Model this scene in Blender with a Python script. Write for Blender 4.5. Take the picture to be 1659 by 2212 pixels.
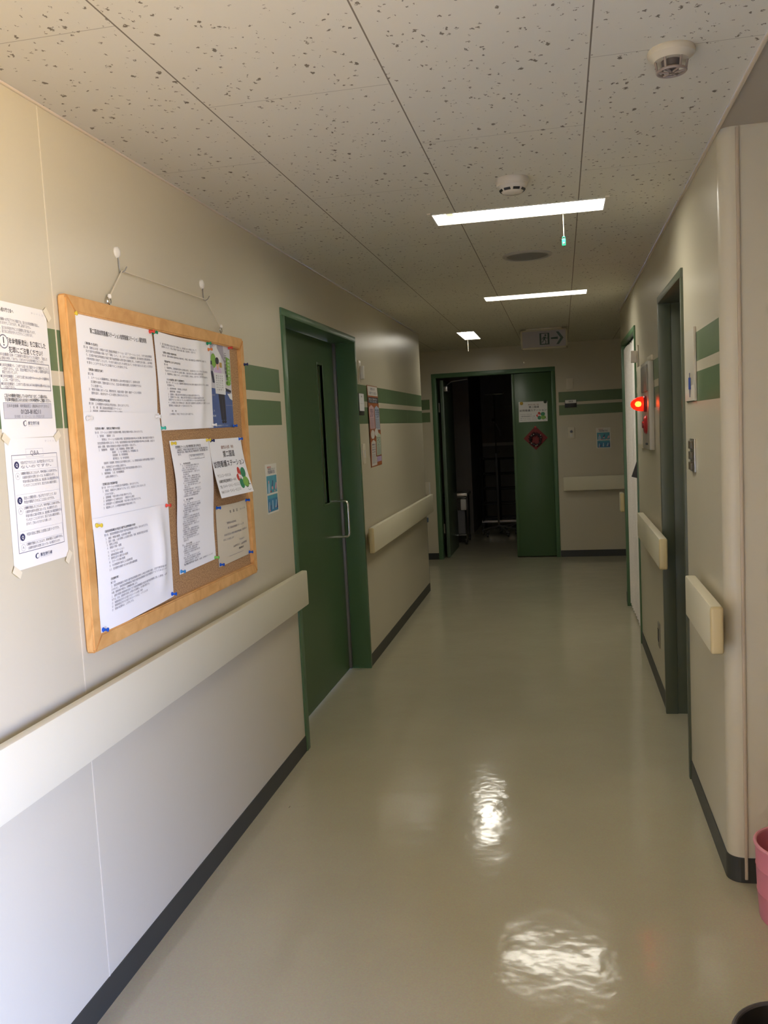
import bpy, bmesh, math, random
from mathutils import Vector, Matrix
random.seed(7)
C = bpy.context.scene.collection
S = bpy.context.scene
for o in list(bpy.data.objects): bpy.data.objects.remove(o)

# ------------------------------------------------------------------ camera
yaw, pit, rol = 0.20289, -0.09293, -0.05090
f_ = Vector((-math.sin(yaw)*math.cos(pit), math.cos(yaw)*math.cos(pit), math.sin(pit)))
r_ = Vector((math.cos(yaw), math.sin(yaw), 0)); u_ = r_.cross(f_)
r2 = r_*math.cos(rol)+u_*math.sin(rol); u2 = -r_*math.sin(rol)+u_*math.cos(rol)
cd = bpy.data.cameras.new('camera'); cam = bpy.data.objects.new('camera', cd); C.objects.link(cam)
m = Matrix((r2, u2, -f_)).transposed().to_4x4(); m.translation = (0, 0, 1.55)
cam.matrix_world = m
cd.sensor_fit = 'VERTICAL'; cd.sensor_height = 36; cd.sensor_width = 27
cd.lens = 36*1900/2212; cd.clip_start = 0.02; cd.clip_end = 100
S.camera = cam

# ------------------------------------------------------------------ exposure, sky, lamps' strengths
S.view_settings.view_transform = 'Standard'; S.view_settings.look = 'None'
S.view_settings.gamma = 1; S.view_settings.use_curve_mapping = False
S.view_settings.exposure = 0.0
try:
    S.cycles.max_bounces = 10; S.cycles.diffuse_bounces = 6
    S.cycles.sample_clamp_indirect = 4.0
except Exception: pass
LAMP_E = 26.0            # ceiling lamp diffusers
ALARM_E = 30.0
SKY_TOP = (0.62, 1.0, 2.45); SKY_HOR = (0.97, 1.0, 1.08); SKY_BOT = (1.14, 0.74, 0.24); SKY_E = 26.5
W = bpy.data.worlds.new('daylight'); S.world = W; W.use_nodes = True
nt = W.node_tree; nt.nodes.clear()
tc = nt.nodes.new('ShaderNodeTexCoord'); sp = nt.nodes.new('ShaderNodeSeparateXYZ')
rm = nt.nodes.new('ShaderNodeMapRange'); rm.inputs[1].default_value = -1; rm.inputs[2].default_value = 1
cr = nt.nodes.new('ShaderNodeValToRGB'); bg = nt.nodes.new('ShaderNodeBackground'); wo = nt.nodes.new('ShaderNodeOutputWorld')
nt.links.new(tc.outputs['Generated'], sp.inputs[0]); nt.links.new(sp.outputs['Z'], rm.inputs[0])
nt.links.new(rm.outputs[0], cr.inputs[0]); nt.links.new(cr.outputs[0], bg.inputs[0]); nt.links.new(bg.outputs[0], wo.inputs[0])
e = cr.color_ramp.elements
e[0].position = 0.36; e[0].color = (*SKY_BOT, 1); e[1].position = 0.62; e[1].color = (*SKY_TOP, 1)
k = e.new(0.5); k.color = (*SKY_HOR, 1)
bg.inputs[1].default_value = SKY_E
# entrance opening in the side wall beside the viewer: where the daylight comes in
ENT_X, ENT_Y0, ENT_Y1, ENT_Z0, ENT_Z1 = 0.80, -2.5, 0.74, 0.05, 2.25
ld = bpy.data.lights.new('entrance_portal', 'AREA'); ld.shape = 'RECTANGLE'
ld.size = ENT_Z1-ENT_Z0; ld.size_y = ENT_Y1-ENT_Y0
ld.cycles.is_portal = True
lo = bpy.data.objects.new('entrance_portal', ld); C.objects.link(lo)
lo.location = (ENT_X, (ENT_Y0+ENT_Y1)/2, (ENT_Z0+ENT_Z1)/2); lo.rotation_euler = (0, math.pi/2, 0)

# ------------------------------------------------------------------ materials
MATS = {}
def mat(name, col, rough=0.5, var=0.04, scale=6.0, bump=0.0, bscale=80, metal=0.0, spec=0.5, coat=0.0, emit=0.0, ecol=None, trans=0.0):
    if name in MATS: return MATS[name]
    M = bpy.data.materials.new(name); M.use_nodes = True
    t = M.node_tree; b = t.nodes['Principled BSDF']
    b.inputs['Roughness'].default_value = rough; b.inputs['Metallic'].default_value = metal
    b.inputs['Specular IOR Level'].default_value = spec; b.inputs['Coat Weight'].default_value = coat
    b.inputs['Coat Roughness'].default_value = 0.1
    if trans: b.inputs['Transmission Weight'].default_value = trans
    g = t.nodes.new('ShaderNodeNewGeometry')
    n = t.nodes.new('ShaderNodeTexNoise'); n.inputs['Scale'].default_value = scale; n.inputs['Detail'].default_value = 4
    t.links.new(g.outputs['Position'], n.inputs['Vector'])
    x = t.nodes.new('ShaderNodeMix'); x.data_type = 'RGBA'
    x.inputs[6].default_value = (*[max(0, c*(1-var)) for c in col], 1); x.inputs[7].default_value = (*[min(1, c*(1+var)) for c in col], 1)
    t.links.new(n.outputs['Fac'], x.inputs[0]); t.links.new(x.outputs[2], b.inputs['Base Color'])
    if bump:
        n2 = t.nodes.new('ShaderNodeTexNoise'); n2.inputs['Scale'].default_value = bscale; n2.inputs['Detail'].default_value = 3
        t.links.new(g.outputs['Position'], n2.inputs['Vector'])
        bp = t.nodes.new('ShaderNodeBump'); bp.inputs['Strength'].default_value = bump; bp.inputs['Distance'].default_value = 0.01
        t.links.new(n2.outputs['Fac'], bp.inputs['Height']); t.links.new(bp.outputs[0], b.inputs['Normal'])
    if emit:
        b.inputs['Emission Color'].default_value = (*(ecol or col), 1); b.inputs['Emission Strength'].default_value = emit
    MATS[name] = M; return M

def ceiling_material():
    M = bpy.data.materials.new('acoustic_tile'); M.use_nodes = True; t = M.node_tree; b = t.nodes['Principled BSDF']
    L = t.links.new; N = t.nodes.new
    g = N('ShaderNodeNewGeometry'); s = N('ShaderNodeSeparateXYZ'); L(g.outputs['Position'], s.inputs[0])
    def mth(op, a, bb=None, c=None):
        q = N('ShaderNodeMath'); q.operation = op
        for i, v in enumerate((a, bb, c)):
            if v is None: continue
            if isinstance(v, (int, float)): q.inputs[i].default_value = v
            else: L(v, q.inputs[i])
        return q.outputs[0]
    # tiles .491 x .985 in a running bond
    xi = mth('DIVIDE', mth('SUBTRACT', s.outputs['X'], -0.889), 0.4915)
    fx = mth('FRACT', mth('ADD', xi, 20.0)); col = mth('FLOOR', mth('ADD', xi, 20.0))
    dx = mth('MULTIPLY', mth('MINIMUM', fx, mth('SUBTRACT', 1.0, fx)), 0.4915)
    off = mth('MULTIPLY', mth('MODULO', col, 2.0), 0.5)
    yi = mth('ADD', mth('DIVIDE', mth('SUBTRACT', s.outputs['Y'], 2.283), 0.988), mth('ADD', off, 20.0))
    fy = mth('FRACT', yi); dy = mth('MULTIPLY', mth('MINIMUM', fy, mth('SUBTRACT', 1.0, fy)), 0.988)
    jx = mth('MULTIPLY', mth('LESS_THAN', dx, 0.0020), 0.80); jy = mth('MULTIPLY', mth('LESS_THAN', dy, 0.0014), 0.42)
    joint = mth('MAXIMUM', jx, jy)
    # fissures, with the shade inside them painted as dark brown
    def pits(scale, lo, hi, rot, st):
        mp = N('ShaderNodeMapping'); mp.inputs['Rotation'].default_value = (0, 0, rot); mp.inputs['Scale'].default_value = (1, st, 1)
        nz = N('ShaderNodeTexNoise'); nz.inputs['Scale'].default_value = 110; nz.inputs['Detail'].default_value = 5; nz.inputs['Roughness'].default_value = .65
        L(g.outputs['Position'], nz.inputs['Vector'])
        vm = N('ShaderNodeVectorMath'); vm.operation = 'MULTIPLY_ADD'; vm.inputs[1].default_value = (0.030, 0.030, 0)
        L(nz.outputs['Color'], vm.inputs[0]); L(g.outputs['Position'], vm.inputs[2]); L(vm.outputs[0], mp.inputs['Vector'])
        v = N('ShaderNodeTexVoronoi'); v.inputs['Scale'].default_value = scale; L(mp.outputs[0], v.inputs['Vector'])
        sc = N('ShaderNodeSeparateColor'); L(v.outputs['Color'], sc.inputs[0])
        r = mth('MULTIPLY', mth('POWER', sc.outputs[0], 2.6), hi)
        r = mth('ADD', r, lo)
        return mth('LESS_THAN', v.outputs['Distance'], r)
    p = mth('MAXIMUM', pits(50, -0.035, 0.30, 0.9, 0.6), pits(88, -0.06, 0.36, -0.35, 0.7))
    dark = mth('MAXIMUM', mth('MULTIPLY', p, 0.82), joint)
    nz = N('ShaderNodeTexNoise'); nz.inputs['Scale'].default_value = 1.2; L(g.outputs['Position'], nz.inputs['Vector'])
    base = N('ShaderNodeMix'); base.data_type = 'RGBA'; base.inputs[6].default_value = (0.61, 0.575, 0.465, 1); base.inputs[7].default_value = (0.67, 0.635, 0.525, 1)
    L(nz.outputs['Fac'], base.inputs[0])
    mx = N('ShaderNodeMix'); mx.data_type = 'RGBA'; L(dark, mx.inputs[0]); L(base.outputs[2], mx.inputs[6]); mx.inputs[7].default_value = (0.10, 0.07, 0.045, 1)
    L(mx.outputs[2], b.inputs['Base Color']); b.inputs['Roughness'].default_value = 0.9; b.inputs['Specular IOR Level'].default_value = 0.1
    bp = N('ShaderNodeBump'); bp.inputs['Strength'].default_value = 0.5; bp.inputs['Distance'].default_value = 0.003; bp.invert = True
    L(dark, bp.inputs['Height']); L(bp.outputs[0], b.inputs['Normal'])
    return M

def floor_material():
    M = bpy.data.materials.new('polished_vinyl'); M.use_nodes = True; t = M.node_tree; b = t.nodes['Principled BSDF']
    L = t.links.new; N = t.nodes.new
    g = N('ShaderNodeNewGeometry')
    n1 = N('ShaderNodeTexNoise'); n1.inputs['Scale'].default_value = 2.2; n1.inputs['Detail'].default_value = 6; L(g.outputs['Position'], n1.inputs['Vector'])
    n2 = N('ShaderNodeTexNoise'); n2.inputs['Scale'].default_value = 180; n2.inputs['Detail'].default_value = 2; L(g.outputs['Position'], n2.inputs['Vector'])
    a = N('ShaderNodeMix'); a.data_type = 'RGBA'; a.inputs[6].default_value = (0.45, 0.415, 0.29, 1); a.inputs[7].default_value = (0.52, 0.48, 0.345, 1); L(n1.outputs['Fac'], a.inputs[0])
    c = N('ShaderNodeMix'); c.data_type = 'RGBA'; c.blend_type = 'MULTIPLY'; c.inputs[0].default_value = 0.25; L(a.outputs[2], c.inputs[6]); L(n2.outputs['Color'], c.inputs[7])
    # short dark scuffs
    mp = N('ShaderNodeMapping'); mp.inputs['Scale'].default_value = (1, 0.22, 1); mp.inputs['Rotation'].default_value = (0, 0, 0.25); L(g.outputs['Position'], mp.inputs['Vector'])
    v = N('ShaderNodeTexVoronoi'); v.inputs['Scale'].default_value = 16; L(mp.outputs[0], v.inputs['Vector'])
    sc = N('ShaderNodeSeparateColor'); L(v.outputs['Color'], sc.inputs[0])
    q = N('ShaderNodeMath'); q.operation = 'POWER'; q.inputs[1].default_value = 6; L(sc.outputs[0], q.inputs[0])
    q2 = N('ShaderNodeMath'); q2.operation = 'MULTIPLY_ADD'; q2.inputs[1].default_value = 0.055; q2.inputs[2].default_value = -0.008; L(q.outputs[0], q2.inputs[0])
    lt = N('ShaderNodeMath'); lt.operation = 'LESS_THAN'; L(v.outputs['Distance'], lt.inputs[0]); L(q2.outputs[0], lt.inputs[1])
    lm = N('ShaderNodeMath'); lm.operation = 'MULTIPLY'; lm.inputs[1].default_value = 0.6; L(lt.outputs[0], lm.inputs[0])
    d = N('ShaderNodeMix'); d.data_type = 'RGBA'; L(lm.outputs[0], d.inputs[0]); L(c.outputs[2], d.inputs[6]); d.inputs[7].default_value = (0.08, 0.065, 0.045, 1)
    L(d.outputs[2], b.inputs['Base Color'])
    n3 = N('ShaderNodeTexNoise'); n3.inputs['Scale'].default_value = 5; n3.inputs['Detail'].default_value = 3; L(g.outputs['Position'], n3.inputs['Vector'])
    n4 = N('ShaderNodeTexNoise'); n4.inputs['Scale'].default_value = 26; n4.inputs['Detail'].default_value = 4; L(g.outputs['Position'], n4.inputs['Vector'])
    ad = N('ShaderNodeMath'); ad.operation = 'MULTIPLY_ADD'; ad.inputs[1].default_value = 0.10; L(n4.outputs['Fac'], ad.inputs[0]); L(n3.outputs['Fac'], ad.inputs[2])
    bp = N('ShaderNodeBump'); bp.inputs['Strength'].default_value = 0.20; bp.inputs['Distance'].default_value = 0.014; L(ad.outputs[0], bp.inputs['Height']); L(bp.outputs[0], b.inputs['Normal'])
    rr = N('ShaderNodeMapRange'); rr.inputs[3].default_value = 0.07; rr.inputs[4].default_value = 0.16; L(n1.outputs['Fac'], rr.inputs[0]); L(rr.outputs[0], b.inputs['Roughness'])
    b.inputs['Specular IOR Level'].default_value = 0.5
    return M

def cork_material():
    M = bpy.data.materials.new('cork'); M.use_nodes = True; t = M.node_tree; b = t.nodes['Principled BSDF']; L = t.links.new; N = t.nodes.new
    g = N('ShaderNodeNewGeometry'); n = N('ShaderNodeTexNoise'); n.inputs['Scale'].default_value = 220; n.inputs['Detail'].default_value = 4; L(g.outputs['Position'], n.inputs['Vector'])
    r = N('ShaderNodeValToRGB'); r.color_ramp.elements[0].position = .35; r.color_ramp.elements[0].color = (0.24, 0.13, 0.055, 1); r.color_ramp.elements[1].position = .62; r.color_ramp.elements[1].color = (0.47, 0.28, 0.13, 1)
    L(n.outputs['Fac'], r.inputs[0]); L(r.outputs[0], b.inputs['Base Color']); b.inputs['Roughness'].default_value = .85
    return M
def dome_material():
    M = bpy.data.materials.new('lit_red_dome'); M.use_nodes = True; t = M.node_tree; b = t.nodes['Principled BSDF']
    b.inputs['Base Color'].default_value = (.6, .02, .012, 1); b.inputs['Roughness'].default_value = .12
    b.inputs['Emission Color'].default_value = (1, .035, .01, 1); b.inputs['Emission Strength'].default_value = 1.2
    tr = t.nodes.new('ShaderNodeBsdfTransparent'); tr.inputs[0].default_value = (1, .10, .03, 1)
    nz = t.nodes.new('ShaderNodeTexNoise'); nz.inputs['Scale'].default_value = 40
    g = t.nodes.new('ShaderNodeNewGeometry'); t.links.new(g.outputs['Position'], nz.inputs['Vector'])
    mr = t.nodes.new('ShaderNodeMapRange'); mr.inputs[3].default_value = .5; mr.inputs[4].default_value = .6; t.links.new(nz.outputs['Fac'], mr.inputs[0])
    mx = t.nodes.new('ShaderNodeMixShader'); t.links.new(mr.outputs[0], mx.inputs[0]); t.links.new(b.outputs[0], mx.inputs[1]); t.links.new(tr.outputs[0], mx.inputs[2])
    t.links.new(mx.outputs[0], t.nodes['Material Output'].inputs[0]); return M
def wood_material():
    M = bpy.data.materials.new('beech_wood'); M.use_nodes = True; t = M.node_tree; b = t.nodes['Principled BSDF']; L = t.links.new; N = t.nodes.new
    g = N('ShaderNodeNewGeometry'); mp = N('ShaderNodeMapping'); mp.inputs['Scale'].default_value = (8, 3, 3); L(g.outputs['Position'], mp.inputs['Vector'])
    n = N('ShaderNodeTexNoise'); n.inputs['Scale'].default_value = 4; n.inputs['Detail'].default_value = 5; n.inputs['Distortion'].default_value = 1.5; L(mp.outputs[0], n.inputs['Vector'])
    r = N('ShaderNodeValToRGB'); r.color_ramp.elements[0].position = .3; r.color_ramp.elements[0].color = (0.56, 0.29, 0.09, 1); r.color_ramp.elements[1].position = .7; r.color_ramp.elements[1].color = (0.72, 0.42, 0.16, 1)
    L(n.outputs['Fac'], r.inputs[0]); L(r.outputs[0], b.inputs['Base Color']); b.inputs['Roughness'].default_value = .4
    return M

WALLC = (0.56, 0.513, 0.385)
M_wall = mat('painted_wall', WALLC, 0.30, 0.03, 1.5, 0.03, 60, spec=0.35)
M_green = mat('wall_green_paint', (0.115, 0.175, 0.085), 0.34, 0.05, 2, 0.02, 60, spec=0.35)
M_seam = mat('seam_caulk', (0.62, 0.565, 0.44), 0.4)
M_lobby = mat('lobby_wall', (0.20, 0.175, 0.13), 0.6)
M_plain = mat('plain_ceiling_paint', (0.40, 0.35, 0.265), 0.7, 0.03, 3, 0.03, 120)
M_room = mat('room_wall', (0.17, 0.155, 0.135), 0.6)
M_base = mat('vinyl_baseboard', (0.030, 0.032, 0.028), 0.45, 0.15, 8)
M_trim = mat('ceiling_trim', (0.58, 0.49, 0.35), 0.5)
M_door = mat('green_door_paint', (0.058, 0.115, 0.048), 0.33, 0.05, 3, spec=0.4)
M_frame = mat('green_frame_paint', (0.075, 0.155, 0.075), 0.33, 0.05, 3, spec=0.4)
M_jamb = mat('dark_jamb_steel', (0.075, 0.087, 0.055), 0.40, 0.06, 4)
M_alu = mat('grey_aluminium', (0.20, 0.20, 0.22), 0.4, metal=0.6)
M_chrome = mat('chrome', (0.75, 0.75, 0.74), 0.15, 0.02, metal=1.0)
M_steel = mat('steel', (0.45, 0.44, 0.42), 0.3, metal=0.9)
M_cream = mat('cream_vinyl', (0.70, 0.655, 0.49), 0.38, 0.03, 4)
M_cap = mat('yellowed_end_cap', (0.60, 0.49, 0.26), 0.4)
M_paper = mat('white_paper', (0.96, 0.97, 1.0), 0.28, 0.01, 5, spec=0.4)
M_paperflat = mat('matte_paper', (0.82, 0.81, 0.78), 0.6, 0.01, 5)
M_ivory = mat('ivory_paper', (0.62, 0.56, 0.43), 0.6, 0.02, 5)
M_ink = mat('black_ink', (0.03, 0.03, 0.04), 0.6)
M_grey = mat('grey_ink', (0.16, 0.16, 0.20), 0.6)
M_lgrey = mat('light_grey_print', (0.52, 0.52, 0.55), 0.6)
M_navy = mat('navy_ink', (0.03, 0.035, 0.10), 0.6)
M_brown = mat('brown_ink', (0.25, 0.10, 0.05), 0.6)
M_red = mat('red_print', (0.55, 0.05, 0.04), 0.5)
M_lgreen = mat('light_green_print', (0.22, 0.45, 0.08), 0.5)
M_dgreen = mat('dark_green_print', (0.03, 0.22, 0.10), 0.5)
M_tape = mat('masking_tape', (0.72, 0.66, 0.50), 0.5, 0.04, 30)
M_white = mat('white_plastic', (0.74, 0.72, 0.66), 0.35)
M_ivplate = mat('ivory_plastic', (0.70, 0.64, 0.50), 0.35)
M_dark = mat('black_plastic', (0.02, 0.02, 0.02), 0.4)
M_cord = mat('white_cord', (0.62, 0.56, 0.44), 0.7)
M_lamp = mat('lamp_diffuser', (0.9, 0.9, 0.9), 0.4, emit=LAMP_E, ecol=(1.0, 0.95, 0.84))
M_lampbox = mat('lamp_housing', (0.75, 0.73, 0.68), 0.4)
M_cork = cork_material(); M_wood = wood_material(); M_floor = floor_material(); M_ceil = ceiling_material()

# ------------------------------------------------------------------ helpers
class Frame:
    def __init__(s, o, r, u, n): s.o, s.r, s.u, s.n = Vector(o), Vector(r), Vector(u), Vector(n)
    def __call__(s, a, b, c=0): return s.o + s.r*a + s.u*b + s.n*c
LX, RX, EY, CZ = -1.278, 0.50, 10.18, 2.42
LW = Frame((LX, 0, 0), (0, 1, 0), (0, 0, 1), (1, 0, 0))       # a = Y
RW = Frame((RX, 0, 0), (0, -1, 0), (0, 0, 1), (-1, 0, 0))     # a = -Y
EW = Frame((0, EY, 0), (1, 0, 0), (0, 0, 1), (0, -1, 0))      # a = X
XW = Frame((0, 0, 0), (1, 0, 0), (0, 1, 0), (0, 0, 1))        # plain world axes

def bm_box(bm, fr, a0, a1, b0, b1, c0, c1, bevel=0.0, seg=2, mi=0):
    vs = [bm.verts.new(fr(a, b, c)) for c in (c0, c1) for b in (b0, b1) for a in (a0, a1)]
    fs = [bm.faces.new([vs[i] for i in q]) for q in ((0, 2, 3, 1), (4, 5, 7, 6), (0, 1, 5, 4), (2, 6, 7, 3), (0, 4, 6, 2), (1, 3, 7, 5))]
    for f in fs: f.material_index = mi
    if bevel:
        es = {e for f in fs for e in f.edges}
        r = bmesh.ops.bevel(bm, geom=list(es), offset=bevel, segments=seg, affect='EDGES', profile=0.5)
        for f in r['faces']: f.material_index = mi
def bm_tube(bm, pts, r, n=8, mi=0, cap=True):
    pts = [Vector(p) for p in pts]; rings = []
    nrm = None
    for i, p in enumerate(pts):
        t = (pts[min(i+1, len(pts)-1)] - pts[max(i-1, 0)]).normalized()
        if nrm is None:
            nrm = t.orthogonal().normalized()
        nrm = (nrm - t*nrm.dot(t)).normalized(); bn = t.cross(nrm)
        rr = r[i] if isinstance(r, (list, tuple)) else r
        rings.append([bm.verts.new(p + (nrm*math.cos(2*math.pi*k/n) + bn*math.sin(2*math.pi*k/n))*rr) for k in range(n)])
    for A, B in zip(rings, rings[1:]):
        for k in range(n):
            f = bm.faces.new((A[k], A[(k+1) % n], B[(k+1) % n], B[k])); f.material_index = mi; f.smooth = True
    if cap:
        for R_, rev in ((rings[0], True), (rings[-1], False)):
            f = bm.faces.new(list(reversed(R_)) if rev else R_); f.material_index = mi
def bm_lathe(bm, prof, origin, axis=(0, 0, 1), n=24, mi=0, sx=1.0):
    ax = Vector(axis).normalized(); o = Vector(origin); x = ax.orthogonal().normalized(); y = ax.cross(x); rings = []
    for r, h in prof:
        if r < 1e-6: rings.append([bm.verts.new(o + ax*h)])
        else: rings.append([bm.verts.new(o + ax*h + (x*math.cos(2*math.pi*k/n)+y*math.sin(2*math.pi*k/n))*r) for k in range(n)])
    for A, B in zip(rings, rings[1:]):
        for k in range(n):
            if len(A) == 1 and len(B) == 1: continue
            if len(A) == 1: v = (A[0], B[(k+1) % n], B[k])
            elif len(B) == 1: v = (A[k], A[(k+1) % n], B[0])
            else: v = (A[k], A[(k+1) % n], B[(k+1) % n], B[k])
            f = bm.faces.new(v); f.material_index = mi; f.smooth = True
def arc(c, r, a0, a1, n, ex, ey):
    c, ex, ey = Vector(c), Vector(ex), Vector(ey)
    return [c + ex*r*math.cos(a0+(a1-a0)*i/n) + ey*r*math.sin(a0+(a1-a0)*i/n) for i in range(n+1)]

def obj(name, bm, mats, parent=None, recalc=True, autosmooth=False):
    if recalc: bmesh.ops.recalc_face_normals(bm, faces=bm.faces)
    me = bpy.data.meshes.new(name)
    if not isinstance(mats, (list, tuple)): mats = [mats]
    for mm in mats: me.materials.append(mm)
    if parent is None:
        bb = [v.co for v in bm.verts]
        o3 = Vector(((min(v.x for v in bb)+max(v.x for v in bb))/2, (min(v.y for v in bb)+max(v.y for v in bb))/2, min(v.z for v in bb)))
    else:
        o3 = parent.location.copy(); q = parent.parent
        while q is not None: o3 += q.location; q = q.parent
    for v in bm.verts: v.co -= o3
    bm.to_mesh(me); bm.free(); me.set_sharp_from_angle(angle=0.6)
    o = bpy.data.objects.new(name, me); C.objects.link(o)
    if parent is None: o.location = o3
    else: o.parent = parent
    return o
def tag(o, label, cat, group=None):
    o['label'] = label; o['category'] = cat
    if group: o['group'] = group
    return o
def thing(name, label, cat, loc, group=None):
    o = bpy.data.objects.new(name, None); C.objects.link(o); o.location = loc; o.empty_display_size = 0.05
    return tag(o, label, cat, group)
def struct(o): o['kind'] = 'structure'; return o
def sroot(name, loc):
    o = bpy.data.objects.new(name, None); C.objects.link(o); o.location = loc; o['kind'] = 'structure'; return o
def box_obj(name, fr, dims, mats, parent=None, bevel=0.0):
    bm = bmesh.new(); bm_box(bm, fr, *dims, bevel=bevel); return obj(name, bm, mats, parent)
def tube_obj(name, pts, r, mats, parent=None, n=8):
    bm = bmesh.new(); bm_tube(bm, pts, r, n); return obj(name, bm, mats, parent)
def lathe_obj(name, prof, o3, ax, mats, parent=None, n=24):
    bm = bmesh.new(); bm_lathe(bm, prof, o3, ax, n); return obj(name, bm, mats, parent)
def copy_thing(root, loc, label, group=None, mats=None):
    r = root.copy(); C.objects.link(r); r.location = loc; r['label'] = label
    for ch in list(root.children):
        c = ch.copy(); C.objects.link(c); c.parent = r
        for g in list(ch.children):
            d = g.copy(); C.objects.link(d); d.parent = c
    return r
def cells(bm, fr, A, B, mfn):
    for a0, a1 in zip(A, A[1:]):
        for b0, b1 in zip(B, B[1:]):
            mi = mfn((a0+a1)/2, (b0+b1)/2)
            if mi is None: continue
            f = bm.faces.new([bm.verts.new(fr(*q)) for q in ((a0, b0), (a1, b0), (a1, b1), (a0, b1))]); f.material_index = mi

# ------------------------------------------------------------------ setting
bm = bmesh.new(); cells(bm, XW, [-3.2, 3.2], [-3.2, 14.6], lambda a, b: 0)
struct(obj('floor', bm, M_floor, recalc=False))

bm = bmesh.new(); FC = Frame((0, 0, CZ), (1, 0, 0), (0, 1, 0), (0, 0, 1))
LAMPS = [(-0.495, 0.197, 3.695, 3.885), (-0.493, 0.195, 6.17, 6.36), (-0.93, -0.775, 8.31, 9.04)]
A = sorted({LX-0.3, RX, *[v for l in LAMPS for v in l[:2]]}); Bv = sorted({-3.2, 7.6, *[v for l in LAMPS for v in l[2:]], 10.18})
A = sorted(set(A) | {-3.2, 3.2})
def cm(a, b):
    for l in LAMPS:
        if l[0] < a < l[1] and l[2] < b < l[3]: return None
    if b < 7.6 and (a > RX or a < LX-0.3): return None
    return 0
cells(bm, FC, A, Bv, cm); struct(obj('ceiling', bm, M_ceil, recalc=False))
bm = bmesh.new(); cells(bm, FC, [RX, 3.2], [-3.2, 7.6], lambda a, b: 0); struct(obj('ceiling_right', bm, M_plain, recalc=False))
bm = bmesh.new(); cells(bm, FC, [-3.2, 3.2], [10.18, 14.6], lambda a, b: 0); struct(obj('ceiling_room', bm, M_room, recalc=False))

# left wall
SZ = [0, 1.597, 1.707, 1.745, 1.852, CZ]
def in_stripe(z): return 1.597 < z < 1.707 or 1.745 < z < 1.852
bm = bmesh.new()
cells(bm, LW, [-3.2, 2.1035, 2.1085, 3.955, 4.04, 5.53, 5.545, 7.3985, 7.4015, 8.21], sorted(SZ+[2.14]),
      lambda a, z: None if (4.04 < a < 5.53 and z < 2.14) else 2 if (2.1035 < a < 2.1085 or 7.3985 < a < 7.4015) else 1 if in_stripe(z) and not 3.955 < a < 5.545 else 0)
f = bm.faces.new([bm.verts.new(q) for q in ((LX, 8.21, 0), (LX-1.95, 8.21, 0), (LX-1.95, 8.21, CZ), (LX, 8.21, CZ))])
struct(obj('wall_left', bm, [M_wall, M_green, M_seam]))
# raised joint strip on the near seam
struct(box_obj('trim_3', LW, (2.104, 2.108, 0.075, CZ, 0, 0.0012), M_seam))

# right wall with rounded corner, doorway and curtained doorway
prof = [(ENT_X, 2.95), (0.545, 2.95)] + [tuple(p[:2]) for p in arc((0.545, 2.995, 0), 0.045, -math.pi/2, -math.pi, 8, (1, 0, 0), (0, 1, 0))][1:]
bm = bmesh.new()
for (x0, y0), (x1, y1) in zip(prof, prof[1:]):
    f = bm.faces.new([bm.verts.new(q) for q in ((x0, y0, 0), (x1, y1, 0), (x1, y1, CZ), (x0, y0, CZ))]); f.smooth = True
bmesh.ops.remove_doubles(bm, verts=bm.verts, dist=1e-5)
RY = Frame((RX, 0, 0), (0, 1, 0), (0, 0, 1), (-1, 0, 0))
cells(bm, RY, [2.995, 3.76, 3.83, 4.67, 6.18, 7.42, 7.6], sorted(SZ+[2.13, 2.15]),
      lambda a, z: None if (3.83 < a < 4.67 and z < 2.13) or (6.18 < a < 7.42 and z < 2.15) else 1 if in_stripe(z) and (a < 3.76 or 4.67 < a < 5.5) else 0)
f = bm.faces.new([bm.verts.new(q) for q in ((RX, 7.6, 0), (3.2, 7.6, 0), (3.2, 7.6, CZ), (RX, 7.6, CZ))])
struct(obj('wall_right', bm, [M_wall, M_green]))
# entrance side wall with the opening, back wall and the far cheeks
NX = Frame((ENT_X, 0, 0), (0, 1, 0), (0, 0, 1), (-1, 0, 0))
bm = bmesh.new(); cells(bm, NX, [-3.2, ENT_Y0, ENT_Y1, 2.95], [0, ENT_Z0, ENT_Z1, CZ], lambda a, z: None if ENT_Y0 < a < ENT_Y1 and ENT_Z0 < z < ENT_Z1 else 0)
struct(obj('wall_entrance', bm, M_lobby))
bm = bmesh.new(); cells(bm, Frame((0, -3.2, 0), (1, 0, 0), (0, 0, 1), (0, 1, 0)), [-3.2, 3.2], [0, CZ], lambda a, z: 0); struct(obj('wall_back', bm, M_lobby))
for nm, x in (('wall_far_left', -3.2), ('wall_far_right', 3.2)):
    bm = bmesh.new(); cells(bm, Frame((x, 0, 0), (0, 1, 0), (0, 0, 1), (1, 0, 0)), [7.6, 10.18], [0, CZ], lambda a, z: 0); struct(obj(nm, bm, M_wall))

# end wall
bm = bmesh.new()
cells(bm, EW, [-3.2, -1.49, -1.42, -0.085, -0.022, 3.2], sorted(SZ+[2.125, 1.612, 1.725, 1.757, 1.873]),
      lambda a, z: None if (-1.42 < a < -0.085 and z < 2.125) else 1 if (1.612 < z < 1.725 or 1.757 < z < 1.873) and not -1.49 < a < -0.022 else 0)
struct(obj('wall_end', bm, [M_wall, M_green]))
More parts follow.
